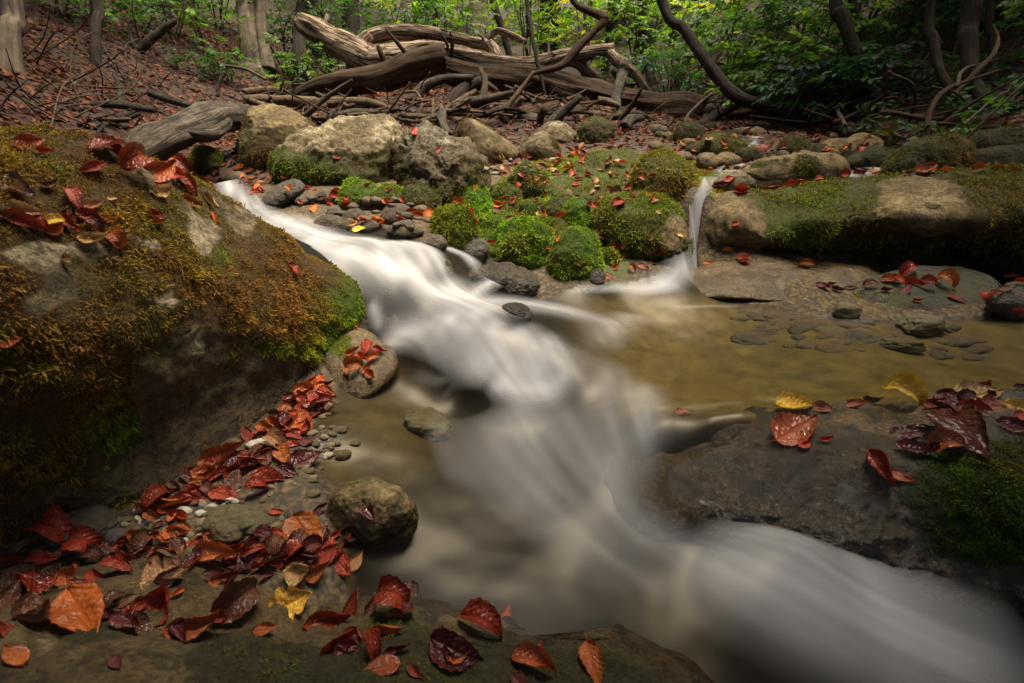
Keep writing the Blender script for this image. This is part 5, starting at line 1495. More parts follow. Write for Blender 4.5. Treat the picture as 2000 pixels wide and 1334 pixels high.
wood("dead_branch", "bare curved branch leaning on the leafy slope", "branch", M_GREYLOG, [[(255, 108, 6.6, 6), (285, 85, 6.6, 8), (320, 55, 6.6, 7), (340, 40, 6.6, 5), (335, 25, 6.6, 3)], [(270, 98, 6.6, 5), (253, 75, 6.6, 4), (253, 48, 6.6, 3)], [(262, 115, 6.6, 6), (270, 140, 6.4, 5), (280, 155, 6.2, 3)]], seg=9)
for i, (a_, lb) in enumerate([
    ([(110, 150, 5, 3), (130, 115, 5, 3), (125, 135, 4.9, 2), (140, 165, 4.8, 2), (150, 200, 4.6, 2)], "looping pale vine on the bank tangle"),
    ([(180, 255, 3.6, 3), (205, 240, 3.6, 3), (190, 262, 3.5, 3), (178, 285, 3.4, 2)], "crooked short twig above the huge boulder"),
    ([(40, 95, 5.5, 3), (70, 85, 5.4, 4), (110, 120, 5.2, 3), (150, 160, 5.0, 3), (215, 210, 4.6, 2)], "dark sagging vine down the bank"),
    ([(425, 188, 5.6, 4), (428, 165, 5.6, 3), (440, 140, 5.6, 3)], "small bent twig standing before the beech"),
    ([(440, 128, 6, 3), (480, 135, 6, 3), (520, 155, 6, 3)], "thin branch lying at the beech's foot"),
    ([(290, 180, 5, 7), (330, 192, 5, 8), (375, 205, 4.9, 5)], "short grey branch half in the leaf litter"),
    ([(120, 215, 4, 3), (140, 170, 4.2, 3), (165, 140, 4.4, 2)], "slanting dark twig in the bank tangle"),
    ([(250, 250, 3.8, 3), (200, 248, 3.8, 3), (140, 246, 3.8, 3), (110, 232, 3.8, 2)], "mossy twig along the hollow's rim"),
    ([(0, 135, 4.8, 3), (60, 190, 4.5, 3), (100, 230, 4.2, 3), (120, 262, 3.9, 2)], "dark rod slanting behind the huge boulder"),
    ([(-20, 200, 4.4, 4), (60, 222, 4.3, 4), (120, 245, 4.2, 3)], "brown rod low in the bank tangle")]):
    wood("dead_twig", lb, "twig", [M_TWIG, M_GREYLOG][i % 2], [a_], seg=7)
wood("bank_root", "broad peeling root buttress running down the bank", "root", M_DARKLOG, [[(20, 120, 5.6, 10), (70, 160, 5.2, 26), (130, 185, 4.9, 24), (200, 200, 4.7, 18), (260, 215, 4.5, 8)]], seg=16, bark=.35, kn=5)
r_ = random.Random(29)
for i in range(95):
    px, py = r_.uniform(-20, 470), r_.uniform(120, 262)
    p, t = hit_ground(px, py)
    az, el, L = r_.uniform(0, 6.28), r_.uniform(0, .8), r_.uniform(.25, .9)
    d = np.array([math.cos(az) * math.cos(el), math.sin(az) * math.cos(el), math.sin(el)])
    k_ = np.array([r_.uniform(-1, 1) for _ in range(3)]) * L * .2
    V, F, A = tube([p, p + d * L * .5 + k_, p + d * L + k_ * .5], [.006, .005, .002], 5, None, .1, i + 700)
    tag(obj("twig", V, F, r_.choice([M_TWIG, M_STICK, M_STICK, M_GREYLOG]), along=A), "thin dead twig in the tangle on the leafy bank", "twig", "twigs of the left bank")
for i in range(60):
    px, py = r_.uniform(1345, 1960), r_.uniform(95, 240)
    p, t = hit_ground(px, py)
    t = min(t, 8.0)
    p = atd(px, py, t * r_.uniform(.85, .98))
    az, el, L = r_.gauss(.3, .7), r_.gauss(.25, .35), r_.uniform(.4, 1.5)
    d = np.array([math.cos(az) * math.cos(el), math.sin(az) * math.cos(el), math.sin(el)])
    k_ = np.array([r_.uniform(-1, 1) for _ in range(3)]) * L * .16
    rd = r_.choice([.008, .010, .014, .02])
    V, F, A = tube([p - d * L * .4, p + k_, p + d * L * .6], [rd, rd * .9, rd * .4], 6, None, .1, i + 900)
    tag(obj("dead_branch", V, F, r_.choice([M_STICK, M_BROWNLOG, M_TWIG, M_BROWNLOG]), along=A), "bare dead branch caught in the bushes of the right slope", "branch", "dead branches of the right slope")
wood("dead_branch", "thorny long twig lying across the upper bed", "branch", M_TWIG, [[(1700, 235, 4.6, 2.5), (1740, 258, 4.3, 3), (1790, 280, 4.0, 2.5), (1830, 284, 3.8, 2)]], seg=7)
wood("dead_branch", "thin drooping bramble with two yellow leaves", "branch", M_TWIG, [[(1850, 190, 4.2, 2), (1880, 235, 4.0, 2.5), (1905, 262, 3.9, 2), (1926, 284, 3.8, 2)]], seg=7)
wood("dead_branch", "grey hooked branch in front of the curved trunks", "branch", M_GREYLOG, [[(1935, 135, 5.0, 5), (1897, 115, 5.0, 6), (1912, 102, 5.0, 5), (1940, 130, 5.0, 7), (1975, 158, 4.9, 7), (2030, 185, 4.8, 7)]], seg=10)
wood("dead_branch", "arched brown branch before the forked tree", "branch", M_BROWNLOG, [[(1520, 210, 5.8, 4), (1550, 175, 5.8, 6), (1585, 163, 5.8, 7), (1610, 190, 5.8, 6)]], seg=9)
wood("dead_branch", "pale fallen branch under the leaning tree", "branch", M_STICK, [[(1420, 225, 6.2, 5), (1500, 218, 6.2, 9), (1580, 225, 6.0, 7), (1700, 235, 5.8, 5)]], seg=10)
wood("dead_branch", "dark propped branch beside the thick end of the dark log", "branch", M_BARK, [[(1330, 262, 5.6, 6), (1380, 235, 5.9, 9), (1430, 205, 6.2, 9), (1500, 165, 6.5, 6)]], seg=10)
wood("dead_branch", "wide grey branch on the leafy shore below the crooked branch", "branch", M_TWIG, [[(1240, 280, 4.8, 5), (1290, 288, 4.6, 7), (1340, 282, 4.6, 6), (1380, 276, 4.6, 4)]], seg=9)

# ------------------------------------------------------------------ foliage
def leaf_cards(P, D, Nn, S, C, seed):
    """ovate leaf blades, folded along the midrib: base P, direction D, facing Nn, length S"""
    r = np.random.default_rng(seed)
    D = norm(D); B = norm(np.cross(Nn, D)); Nn = np.cross(D, B)
    S = S[:, None]
    w_ = S * 0.30
    up = Nn * S
    V = np.stack([P, P + D * S * .3 + B * w_ * .85 + up * .05, P + D * S * .68 + B * w_ * .75 + up * .02, P + D * S - up * .12,
                  P + D * S * .68 - B * w_ * .75 + up * .02, P + D * S * .3 - B * w_ * .85 + up * .05, P + D * S * .5 - up * .05], 1).reshape(-1, 3)
    k = (np.arange(len(P)) * 7)[:, None]
    F = np.concatenate([k + [0, 6, 1], k + [1, 6, 2], k + [2, 6, 3], k + [3, 6, 4], k + [4, 6, 5], k + [5, 6, 0]], 1).reshape(-1, 3)
    CC = np.repeat(C, 7, 0)
    return V, F, CC


def sprays(cs, ds, nl, size, cols, seed, flat=.75, lenf=1.0):
    """flat twigs with leaves set left and right along them; returns leaf arrays and twig lines"""
    r = np.random.default_rng(seed)
    m = len(cs)
    ds = norm(ds)
    upv = norm(np.array([0, 0, 1.0]) * flat + (1 - flat) * r.standard_normal((m, 3)))
    sd_ = norm(np.cross(ds, upv)); upv = np.cross(sd_, ds)
    P, D, N_, S, C = [], [], [], [], []
    L = size * nl * 0.36 * lenf
    for j in range(nl):
        u = (j + 0.5) / nl
        side = 1 if j % 2 else -1
        sz = size * (0.75 + 0.5 * r.random(m)) * (1.05 - 0.35 * u)
        p = cs + ds * (L * u) - np.array([0, 0, 1]) * (L * .22 * u * u)
        d = ds * (0.55 + .3 * u) + sd_ * side * (1.0 - .55 * u) - upv * (0.15 + .25 * r.random((m, 1)))
        P.append(p); D.append(d + .18 * r.standard_normal((m, 3))); N_.append(upv + .28 * r.standard_normal((m, 3))); S.append(sz)
        C.append(cols * (0.7 + 0.6 * r.random((m, 1))))
    ends = cs + ds * L - np.array([0, 0, 1]) * (L * .22)
    return leaf_cards(np.vstack(P), np.vstack(D), np.vstack(N_), np.concatenate(S), np.vstack(C), seed), (cs, ends)


def strips(A, B, w_):
    """thin three sided twigs from A to B"""
    d = norm(B - A)
    s = norm(np.cross(d, np.array([.3, .5, .8]))); u = np.cross(d, s)
    mid = (A + B) / 2 + np.array([0, 0, .03]) * np.linalg.norm(B - A, axis=1, keepdims=True)
    V = np.stack([A + s * w_, A - .5 * s * w_ + .8 * u * w_, A - .5 * s * w_ - .8 * u * w_, mid + s * w_ * .8, mid - .4 * s * w_ + .6 * u * w_, mid - .4 * s * w_ - .6 * u * w_, B], 1).reshape(-1, 3)
    k = (np.arange(len(A)) * 7)[:, None]
    F = np.concatenate([k + q for q in ([0, 1, 4], [0, 4, 3], [1, 2, 5], [1, 5, 4], [2, 0, 3], [2, 3, 5], [3, 4, 6], [4, 5, 6], [5, 3, 6])], 1).reshape(-1, 3)
    return V, F, np.repeat(A[:, None, :], 7, 1).reshape(-1, 3) * .5


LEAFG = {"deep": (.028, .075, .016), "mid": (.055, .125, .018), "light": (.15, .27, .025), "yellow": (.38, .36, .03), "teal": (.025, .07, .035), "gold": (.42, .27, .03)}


def plant(name, label, cat, base, h, spread, n, size, tone, seed, group=None, nl=8, stems=4, lean=(0, 0), tone2=None, lowest=.1, flat=.75):
    """a bush or sapling: stems from the ground and leafy twigs all round them"""
    r = np.random.default_rng(seed)
    root = empty(name, tuple(base))
    base = np.array(base)
    parts, pts = [], []
    for s in range(stems):
        a_ = r.uniform(0, 6.28); q_ = spread * r.uniform(.2, .75)
        top = base + np.array([math.cos(a_) * q_ + lean[0], math.sin(a_) * q_ + lean[1], h * r.uniform(.75, 1.0)])
        mid = base * .45 + top * .55 + np.array([*r.normal(0, spread * .12, 2), h * .05])
        rd = 0.006 + 0.006 * h * r.uniform(.6, 1.3)
        parts.append(tube([base + np.array([*r.normal(0, .04, 2), -.06]), mid, top], [rd, rd * .75, rd * .3], 6, None, .08, seed + s))
        pts.append((mid, top))
    C0 = []
    for i in range(n):
        mid, top = pts[i % stems]
        u = r.random() ** .8
        c = base + (mid - base) * (u * 2) if u < .5 else mid + (top - mid) * (u * 2 - 1)
        C0.append(c + np.array([0, 0, lowest * h * (1 - u)]))
    C0 = np.array(C0)
    a_ = r.uniform(0, 2 * np.pi, n)
    out = np.c_[np.cos(a_), np.sin(a_), r.normal(.12, .25, n)]
    reach = (spread * r.uniform(.15, .85, n))[:, None]
    cs = C0 + out * reach
    cl = np.array(LEAFG[tone]); c2 = np.array(LEAFG[tone2 or tone])
    k = (r.random(n) < .3)[:, None]
    cols = np.where(k, c2, cl) * r.uniform(.6, 1.4, (n, 1))
    (V, F, C), (A, B) = sprays(cs, out, nl, size, cols, seed, flat)
    obj("foliage", V, F, M_GREEN, parent=root, smooth=False, Col=C)
    parts.append(strips(C0, cs + out * .01, .003))
    parts.append(strips(A, B, .0022))
    V, F, A = merge(parts)
    obj("stems", V, F, M_TWIG, parent=root, along=A)
    tag(root, label, cat, group)
    return root


def at_ground(px, py, t=None):
    if t is None:
        return hit_ground(px, py)[0]
    p = atd(px, py, t)
    return np.array([p[0], p[1], float(ground([p[0]], [p[1]])[0])])


# ------------------------------------------------------------------ trees
def tree(label, line, mat, crown=None, seed=0, group=None, limbs=(), seg=14, name="tree", top=7.0, bark=.1, flare=1.5, tone="mid", size=.10, n=260, extra=()):
    """trunk through places of the photograph (px, py, distance, radius px), carried on upward to its crown"""
    A = np.array(line, float)
    if hit_ground(A[0, 0], A[0, 1])[1] < A[0, 2]:
        A[:, 2] *= hit_ground(A[0, 0], A[0, 1])[1] / A[0, 2]
    P = list(atd(A[:, 0], A[:, 1], A[:, 2])); R = list(A[:, 3] / 1000 * A[:, 2])
    if P[0][2] < P[-1][2]:
        pass
    else:
        P, R = P[::-1], R[::-1]
    b = P[0]
    gz = float(ground([b[0]], [b[1]])[0])
    P = [np.array([b[0], b[1], min(gz, b[2]) - .12])] + P
    R = [R[0] * flare] + R
    d = norm(P[-1] - P[-2]); d = norm(d + np.array([0, 0, .9]))
    hgt = max(top - P[-1][2], .6)
    P += [P[-1] + d * hgt * .5, P[-1] + d * hgt * .5 + norm(d + np.array([.1, .05, .5])) * hgt * .5]
    R += [R[-1] * .8, R[-1] * .4]
    root = empty(name, (b[0], b[1], gz))
    parts = [tube(P, R, seg, None, bark, seed, 4)]
    obj("trunk", *parts[0][:2], mat, parent=root, along=parts[0][2])
    for q_, lb in enumerate(limbs):
        B = np.array(lb, float)
        V, F, L = tube(atd(B[:, 0], B[:, 1], B[:, 2]), B[:, 3] / 1000 * B[:, 2], 9, None, bark, seed + 50 + q_, 3)
        obj("limb", V, F, mat, parent=root, along=L)
    r = np.random.default_rng(seed)
    tp = P[-1]
    cr = crown or (1.6, 1.3)
    q = norm(r.standard_normal((n, 3))) * (r.random((n, 1)) ** .45)
    cs = tp + q * np.array([cr[0], cr[0], cr[1]]) + np.array([0, 0, -.2])
    cl = fbm(cs * .9, 3, seed)
    keep = cl > -.22
    cs = cs[keep]; q = q[keep]
    out = norm(q + .5 * r.standard_normal(q.shape)) * np.array([1, 1, .4])
    cols = np.array(LEAFG[tone]) * r.uniform(.6, 1.5, (len(cs), 1))
    (V, F, C), (A_, B_) = sprays(cs, out, 8, size, cols, seed)
    cw = obj("crown", V, F, M_GREEN, parent=root, smooth=False, Col=C)
    k = r.choice(len(cs), min(26, len(cs)), replace=False)
    V, F, L = strips(np.repeat(((P[-2] + P[-1]) / 2)[None], len(k), 0), cs[k], .018)
    obj("boughs", V, F, mat, parent=root, along=L)
    tag(root, label, "tree", group)
    return root


tree("grey beech trunk at the far left edge above the bank tangle", [(22, 142, 6.4, 22), (18, 60, 6.5, 19), (12, -40, 6.7, 18)], M_GREYBARK, seed=1, size=.12)
tree("thin dark trunk on the leaf strewn slope", [(188, 125, 9.0, 9), (188, 50, 9.2, 9), (186, -30, 9.5, 9)], M_BARK, seed=2)
tree("pale twin stemmed beech standing on flared roots", [(492, 138, 8.6, 24), (488, 60, 8.7, 20), (474, -30, 8.9, 18)], M_GREYBARK, seed=3, limbs=[[(522, 142, 8.5, 17), (512, 90, 8.5, 12), (508, 20, 8.6, 10), (505, -40, 8.7, 9)], [(478, 135, 8.5, 8), (468, 142, 8.4, 9), (462, 150, 8.3, 5)]], flare=1.8)
tree("dark hollow based trunk behind the end of the pale fallen trunk", [(593, 165, 8.6, 20), (588, 110, 8.6, 13), (583, 60, 8.7, 10), (590, -20, 8.8, 9)], M_BARK, seed=4, bark=.25)
tree("ivy dark trunk behind the jam's far left end", [(692, 92, 13, 14), (690, 40, 13, 12), (684, -30, 13, 11)], M_BARK, seed=5)
tree("pale far trunk standing behind the middle of the jam", [(928, 125, 13, 22), (928, 60, 13, 19), (936, -30, 13.2, 18)], M_GREYBARK, seed=6, limbs=[[(945, 60, 13, 8), (944, 20, 13, 7), (950, -30, 13, 6)]])
tree("curved dark tree leaning far out over the upper brook", [(1560, 238, 5.6, 9), (1500, 212, 5.7, 11), (1440, 188, 5.8, 12), (1405, 155, 5.9, 11), (1370, 105, 6.0, 10), (1335, 55, 6.1, 10), (1290, -10, 6.2, 9)], M_BARK, seed=7, flare=1.1)
tree("forked dark tree growing from the right slope's foot", [(1722, 218, 5.7, 16), (1695, 165, 5.8, 14), (1668, 95, 5.9, 12), (1645, 30, 6.0, 12), (1632, -30, 6.1, 11)], M_BARK, seed=8, limbs=[[(1725, 215, 5.6, 11), (1703, 150, 5.6, 9), (1684, 80, 5.7, 9), (1665, 0, 5.8, 8), (1655, -40, 5.8, 7)], [(1705, 200, 5.7, 6), (1660, 180, 5.8, 7), (1635, 165, 5.9, 4)]])
tree("slim dark trunk bending low to the ground at the right", [(1905, 215, 4.7, 9), (1870, 188, 4.8, 10), (1838, 145, 4.9, 8), (1825, 80, 5.0, 8), (1820, -20, 5.1, 8)], M_BARK, seed=9)
tree("stout dark trunk rising beside the slim bent one", [(1918, 205, 4.9, 18), (1896, 150, 5.0, 15), (1892, 80, 5.1, 16), (1905, -20, 5.2, 15)], M_BARK, seed=10)
tree("thin straight stem behind the grey hooked branch", [(1940, 165, 5.4, 6), (1938, 80, 5.5, 6), (1936, -20, 5.6, 6)], M_BARK, seed=11, n=160)
tree("slanting dark trunk in the sunlit far wood", [(1185, 110, 12, 7), (1205, 60, 12, 8), (1235, 0, 12, 8)], M_BARK, seed=12)
tree("upright dark trunk above the thick end of the dark log", [(1270, 165, 11, 10), (1270, 80, 11, 10), (1272, -20, 11.2, 10)], M_BARK, seed=13)
tree("far trunk between the leaning tree and the bare earth bank", [(1362, 95, 12, 12), (1372, 40, 12, 11), (1380, -20, 12, 11)], M_BARK, seed=14)
tree("slim sapling with dark stem before the jam's middle", [(1065, 190, 6.6, 3), (1045, 100, 6.6, 4), (1035, 40, 6.7, 4), (1028, -20, 6.8, 4)], M_BARK, seed=15, n=120)
tree("thin leaning trunk behind the pale far trunk", [(995, 110, 11, 6), (975, 40, 11, 7), (958, -20, 11, 7)], M_BARK, seed=16)
tree("short dark trunk high on the right slope", [(1555, 45, 10, 9), (1556, 0, 10, 9), (1556, -30, 10, 9)], M_BARK, seed=17)
r_ = random.Random(41)
for i in range(26):                       # the far wood
    x, y = r_.uniform(-9, 9), r_.uniform(13, 26)
    z = float(ground([x], [y])[0])
    px, py, t = proj(np.array([x, y, z]))
    if abs(px - 928) < 40: continue
    b = np.array([x, y, z])
    rd = r_.uniform(.06, .14)
    q_ = np.array([r_.uniform(-.5, .5), r_.uniform(-.3, .3), 0])
    root = empty("tree", tuple(b))
    V, F, A = tube([b - [0, 0, .2], b + q_ * .5 + [0, 0, 3], b + q_ + [0, 0, 7.5]], [rd * 1.3, rd, rd * .5], 8, None, .1, i)
    obj("trunk", V, F, M_BARK, parent=root, along=A)
    rg = np.random.default_rng(i)
    n = 210
    q = norm(rg.standard_normal((n, 3))) * (rg.random((n, 1)) ** .5)
    cs = b + q_ * .5 + np.array([0, 0, 3.6]) + q * np.array([1.9, 1.9, 3.0])
    cs = cs[fbm(cs * .7, 3, i) > -.12]
    tn = r_.choice(["mid", "light", "light", "deep", "yellow"])
    cols = np.array(LEAFG[tn]) * rg.uniform(.6, 1.5, (len(cs), 1))
    (V, F, C), (A_, B_) = sprays(cs, norm(rg.standard_normal((len(cs), 3))) * np.array([1, 1, .3]), 7, .15, cols, i)
    obj("crown", V, F, M_GREENFAR, parent=root, smooth=False, Col=C)
    tag(root, "slender tree of the bright green wood beyond the jam", "tree", "trees of the far wood")

# bushes: place of the foot in the photograph, height, spread, twigs, leaf length, tone
BUSHES = [
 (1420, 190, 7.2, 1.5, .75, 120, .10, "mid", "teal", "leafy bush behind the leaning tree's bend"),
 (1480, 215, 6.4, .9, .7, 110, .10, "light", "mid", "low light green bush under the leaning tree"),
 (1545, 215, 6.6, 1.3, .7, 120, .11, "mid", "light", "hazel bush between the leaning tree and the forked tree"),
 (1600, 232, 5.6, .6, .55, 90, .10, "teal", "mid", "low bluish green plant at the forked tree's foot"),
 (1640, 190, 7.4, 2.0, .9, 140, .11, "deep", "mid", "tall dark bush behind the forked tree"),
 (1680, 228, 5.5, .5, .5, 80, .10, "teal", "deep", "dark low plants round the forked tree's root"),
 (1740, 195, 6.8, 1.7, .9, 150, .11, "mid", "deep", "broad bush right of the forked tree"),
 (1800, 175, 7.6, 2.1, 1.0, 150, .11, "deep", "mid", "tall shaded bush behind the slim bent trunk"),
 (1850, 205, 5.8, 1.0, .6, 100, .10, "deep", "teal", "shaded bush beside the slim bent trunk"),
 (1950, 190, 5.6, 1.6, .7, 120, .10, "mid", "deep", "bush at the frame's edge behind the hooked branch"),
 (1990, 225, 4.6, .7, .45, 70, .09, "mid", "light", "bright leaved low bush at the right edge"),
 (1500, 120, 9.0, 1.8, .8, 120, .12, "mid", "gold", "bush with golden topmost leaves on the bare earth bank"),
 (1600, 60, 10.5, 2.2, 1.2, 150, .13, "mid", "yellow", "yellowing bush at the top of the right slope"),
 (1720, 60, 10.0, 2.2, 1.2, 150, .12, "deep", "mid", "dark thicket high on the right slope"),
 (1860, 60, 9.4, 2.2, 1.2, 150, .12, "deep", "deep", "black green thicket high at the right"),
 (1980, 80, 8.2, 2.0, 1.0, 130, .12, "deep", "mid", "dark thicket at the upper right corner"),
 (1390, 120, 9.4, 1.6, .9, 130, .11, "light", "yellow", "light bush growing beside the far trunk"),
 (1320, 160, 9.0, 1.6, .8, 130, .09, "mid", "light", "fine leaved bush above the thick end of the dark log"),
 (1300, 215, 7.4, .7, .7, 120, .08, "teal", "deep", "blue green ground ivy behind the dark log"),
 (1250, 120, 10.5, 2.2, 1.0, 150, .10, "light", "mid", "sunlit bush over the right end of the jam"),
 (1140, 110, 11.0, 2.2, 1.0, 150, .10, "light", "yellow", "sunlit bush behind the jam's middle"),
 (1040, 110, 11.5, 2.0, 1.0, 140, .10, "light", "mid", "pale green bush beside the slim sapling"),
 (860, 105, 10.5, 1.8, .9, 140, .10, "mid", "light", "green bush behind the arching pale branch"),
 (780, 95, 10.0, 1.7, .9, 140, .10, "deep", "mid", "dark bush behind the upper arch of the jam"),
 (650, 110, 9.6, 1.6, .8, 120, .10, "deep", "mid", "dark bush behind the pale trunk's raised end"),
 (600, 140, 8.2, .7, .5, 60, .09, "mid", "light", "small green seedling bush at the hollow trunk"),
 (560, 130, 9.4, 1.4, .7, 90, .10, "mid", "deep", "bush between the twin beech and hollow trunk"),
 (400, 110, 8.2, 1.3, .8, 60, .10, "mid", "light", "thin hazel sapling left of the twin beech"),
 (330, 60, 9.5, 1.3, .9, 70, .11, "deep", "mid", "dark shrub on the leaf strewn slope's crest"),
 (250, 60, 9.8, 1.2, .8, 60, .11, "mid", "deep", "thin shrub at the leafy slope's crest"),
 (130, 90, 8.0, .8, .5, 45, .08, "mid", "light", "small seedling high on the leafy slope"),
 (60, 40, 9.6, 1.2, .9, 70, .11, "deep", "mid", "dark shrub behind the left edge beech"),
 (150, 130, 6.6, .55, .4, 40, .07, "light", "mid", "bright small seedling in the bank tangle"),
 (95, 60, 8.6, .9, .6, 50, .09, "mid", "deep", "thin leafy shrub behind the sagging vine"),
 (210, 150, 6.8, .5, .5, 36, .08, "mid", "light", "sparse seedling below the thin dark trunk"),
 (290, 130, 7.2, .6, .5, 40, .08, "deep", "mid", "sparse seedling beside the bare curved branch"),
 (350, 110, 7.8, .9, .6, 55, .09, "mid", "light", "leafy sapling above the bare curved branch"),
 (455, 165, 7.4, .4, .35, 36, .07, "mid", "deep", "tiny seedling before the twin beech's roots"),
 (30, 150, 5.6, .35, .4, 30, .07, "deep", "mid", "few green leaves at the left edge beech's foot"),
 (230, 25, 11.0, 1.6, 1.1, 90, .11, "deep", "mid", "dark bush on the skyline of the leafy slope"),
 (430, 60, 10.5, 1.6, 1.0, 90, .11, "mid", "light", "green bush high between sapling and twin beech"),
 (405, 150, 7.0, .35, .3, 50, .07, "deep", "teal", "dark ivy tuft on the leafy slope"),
]
for i, (px, py, t, h, sp, n, sz, t1, t2, lb) in enumerate(BUSHES):
    plant("bush", lb, "bush", at_ground(px, py, t), h, sp, n, sz, t1, 100 + i, tone2=t2, stems=5 if n > 70 else 3)

# leaf masses that nobody could count, and the litter on the ground
r = np.random.default_rng(77)
n = 5200
x = r.uniform(-16, 16, n); y = r.uniform(22, 34, n)
z = ground(x, y) + r.uniform(0, 1, n) ** .8 * 7
cs = np.c_[x, y, z]
k = fbm(cs * .45, 4, 4) > -.1
cs = cs[k]
tone = r.random(len(cs))
cols = np.where((tone < .5)[:, None], np.array(LEAFG["light"]), np.where((tone < .8)[:, None], np.array(LEAFG["mid"]), np.array(LEAFG["yellow"]))) * r.uniform(.6, 1.5, (len(cs), 1))
(V, F, C), _ = sprays(cs, norm(r.standard_normal((len(cs), 3))) * np.array([1, 1, .4]), 6, .34, cols, 78)
tag(obj("far_forest_foliage", V, F, M_GREENFAR, smooth=False, origin=(0, 28, 3), Col=C), "bright green foliage of the wood closing the valley", "forest", None, "stuff")

n = 95000
x = r.uniform(-12, 9, n); y = 2.8 + 10.5 * r.random(n) ** 1.3
lm = (np.interp(y, XL_Y, XL_X) - x > -.4) | (x - np.interp(y, XR_Y, XR_X) > -.4) | (y > 5.2)
lm |= (y > 3.3) & (r.random(n) < .30)
lm &= r.random(n) < np.where(x > 2.6, .55, 1.0)
x, y = x[lm], y[lm]
z = ground(x, y) + .008
e_ = .02
gxn = (ground(x + e_, y) - ground(x - e_, y)) / (2 * e_); gyn = (ground(x, y + e_) - ground(x, y - e_)) / (2 * e_)
Nn = norm(np.c_[-gxn, -gyn, np.ones(len(x))] + .38 * r.standard_normal((len(x), 3)))
D = norm(np.cross(Nn, r.standard_normal((len(x), 3))))
pal = np.array([(.22, .075, .026), (.15, .04, .018), (.10, .04, .022), (.28, .13, .05), (.07, .03, .017), (.20, .05, .02)])
cols = pal[r.integers(0, 6, len(x))] * r.uniform(.25, .75, (len(x), 1)) * np.array([1.2, .9, .75])
V, F, C = leaf_cards(np.c_[x, y, z], D, Nn, r.uniform(.05, .085, len(x)), cols, 5)
tag(obj("leaf_litter", V, F, M_LITTER, smooth=False, origin=(0, 6, .6), Col=C), "rust brown dead leaf litter covering the slopes", "leaf litter", None, "stuff")

# low ivy and herbs on the right slope, and moss on the bed
n = 2600
x = r.uniform(2.2, 8, n); y = r.uniform(3.6, 10, n)
k = (x - np.interp(y, XR_Y, XR_X) > -.15 + .5 * r.random(n)) & (fbm(np.c_[x, y, 0 * x] * .8, 3, 9) > -.15)
x, y = x[k], y[k]
cs = np.c_[x, y, ground(x, y) + r.uniform(.02, .25, len(x))]
cols = np.where((r.random(len(x)) < .6)[:, None], np.array(LEAFG["teal"]), np.array(LEAFG["mid"])) * r.uniform(.6, 1.4, (len(x), 1))
(V, F, C), _ = sprays(cs, norm(r.standard_normal((len(cs), 3))) * np.array([1, 1, .3]), 5, .075, cols, 79)
tag(obj("ground_ivy", V, F, M_GREEN, smooth=False, origin=(4, 6, 1), Col=C), "low ivy and herbs spread over the right slope", "ground cover", None, "stuff")

m_ = (mos > .3) & (np.abs(X - .5) < 1.3) & (Y > 2.15) & (Y < 4.4)
tri = SURF[0][1]
sm = sample_surface(GV, tri, np.where(m_, mos, 0), 80000, 12)
fi, b = sm
TP = (GV[tri[fi]] * b[..., None]).sum(1)
gate = fbm(TP * 6, 3, 33) + .9 * np.interp(TP[:, 1], [1.9, 4.4], [.2, .1]) > -.05
TP = TP[gate]
TN = np.tile(np.array([0, 0, 1.0]), (len(TP), 1))
cl = .5 + .5 * vnoise(TP * 40, 3)
L = .024 * (.4 + .9 * cl)
TC = np.array(OLIVE) * (.5 + .8 * cl[:, None]) * np.where((fbm(TP * 4, 2, 8) > 0)[:, None], np.array([.85, 1.25, 1]), np.array([1.2, .9, 1]))
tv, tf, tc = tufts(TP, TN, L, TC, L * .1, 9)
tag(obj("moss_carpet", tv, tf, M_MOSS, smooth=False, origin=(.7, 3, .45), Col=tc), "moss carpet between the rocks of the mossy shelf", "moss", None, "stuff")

# the thin upper brook running between the cobbles
def brook(pts, wd, seed):
    P = np.array([hit_ground(a_, b_)[0] for a_, b_ in pts])
    C = spline(P, 60)
    tg = norm(np.gradient(C, axis=0)); s_ = norm(np.cross(tg, np.array([0, 0, 1.0])))
    v = np.linspace(-1, 1, 13)
    wv = wd * (1 + .35 * fbm(np.c_[np.linspace(0, 6, 60), np.zeros(60), np.zeros(60)], 2, seed))
    V = (C[:, None, :] + s_[:, None, :] * (wv[:, None] * v[None, :])[..., None]).reshape(-1, 3)
    V[:, 2] = np.maximum(ground(V[:, 0], V[:, 1]), np.repeat(C[:, 2], 13) - .01) + .016 + .005 * fbm(V * 14, 2, seed)
    U = np.repeat(np.linspace(0, 1, 60), 13)
    fo_ = np.clip(.12 + .45 * fbm(np.c_[V[:, 0] * 22, V[:, 1] * 5, 0 * U], 3, seed), 0, .75) * (1 - np.tile(np.abs(v) ** 3, 60))
    return V, grid_faces(13, 60), fo_
bs = [brook([(1430, 345), (1455, 322), (1440, 305), (1455, 285), (1480, 268), (1500, 258)], .14, 1), brook([(1470, 335), (1560, 310), (1600, 300), (1635, 285), (1650, 270)], .13, 2), brook([(1655, 350), (1700, 342), (1740, 336), (1790, 352)], .12, 3)]
k0, vv, ff, fm = 0, [], [], []
for V, F, f_ in bs:
    vv.append(V); ff.append(F + k0); fm.append(f_); k0 += len(V)
tag(obj("brook_water", np.vstack(vv), np.vstack(ff), M_WATER, origin=(1.8, 3.6, .5), foam=np.concatenate(fm), depth=np.full(k0, .3)), kind="structure")

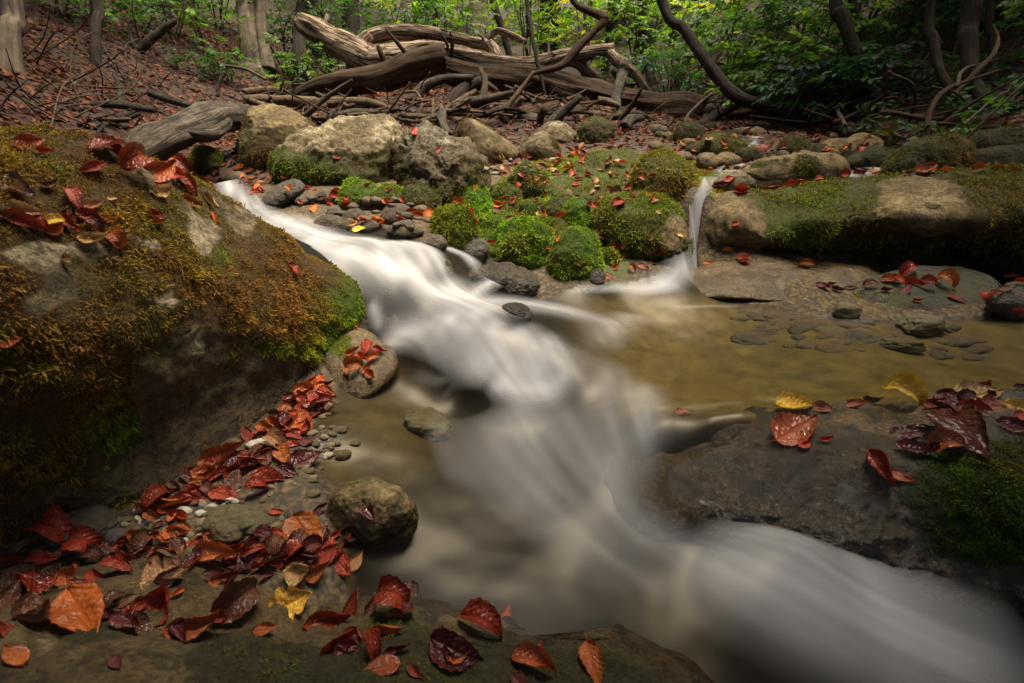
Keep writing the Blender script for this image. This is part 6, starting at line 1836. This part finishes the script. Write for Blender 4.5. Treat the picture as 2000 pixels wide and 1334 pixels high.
# beeches added out of view so that their crowns shade the banks and corners
for i, (bx, by, cx, cy, cz, cr_) in enumerate([(-3.3, -.4, -2.3, .5, 4.6, 1.5), (-3.6, 1.6, -2.7, 2.3, 5.0, 1.5), (-5.6, 4.0, -4.2, 4.6, 5.4, 2.0), (-1.6, -2.2, -.9, -.7, 4.4, 1.4), (1.8, -2.2, 1.1, -.7, 4.6, 1.4),
                                           (3.6, -.6, 2.9, .5, 4.6, 1.4), (4.4, 1.7, 3.7, 2.4, 5.0, 1.5), (6.2, 4.6, 4.8, 5.2, 5.4, 2.1), (-7.5, 6.5, -6.0, 7.6, 6.2, 2.4), (8.5, 7.0, 7.0, 7.8, 6.2, 2.4), (3.0, -1.6, 1.6, .55, 3.6, 1.0), (-1.2, -2.6, -.1, .3, 3.7, .8)]):
    gz = float(ground([bx], [by])[0])
    b = np.array([bx, by, gz])
    root = empty("tree", tuple(b))
    top = np.array([cx, cy, cz])
    V, F, A = tube([b - [0, 0, .2], b * .75 + top * .25 + [0, 0, .5], b * .3 + top * .7 + [0, 0, .2], top + [0, 0, .6]], [.17, .13, .09, .04], 14, None, .1, i + 60)
    obj("trunk", V, F, M_GREYBARK, parent=root, along=A)
    rg = np.random.default_rng(i + 900)
    q = norm(rg.standard_normal((520, 3))) * (rg.random((520, 1)) ** .45)
    cs = top + q * np.array([cr_, cr_, cr_ * .6])
    cs = cs[fbm(cs * .9, 3, i) > -.3]
    cols = np.array(LEAFG["mid"]) * rg.uniform(.6, 1.5, (len(cs), 1))
    (V, F, C), _ = sprays(cs, norm(rg.standard_normal((len(cs), 3))) * np.array([1, 1, .3]), 8, .16, cols, i)
    obj("crown", V, F, M_GREEN, parent=root, smooth=False, Col=C)
    tag(root, ["unseen beech added to shade the huge boulder and left bank", "tall beech over the left bank's twig tangle", "unseen beech added to shade the leaf strewn slope", "unseen beech added for shade behind the near bank slab", "unseen beech added for shade downstream of the broad wet slab",
               "tall beech shading the broad wet slab's mossy end", "tall beech shading the long boulder's far end", "unseen beech added to shade the bushy right slope", "unseen beech added for shade at the top of the leaf strewn slope", "unseen beech added for shade at the top of the bushy slope", "unseen low crowned beech added to shade the foam below the slab", "unseen low crowned beech added to shade the near bank slab"][i], "tree")
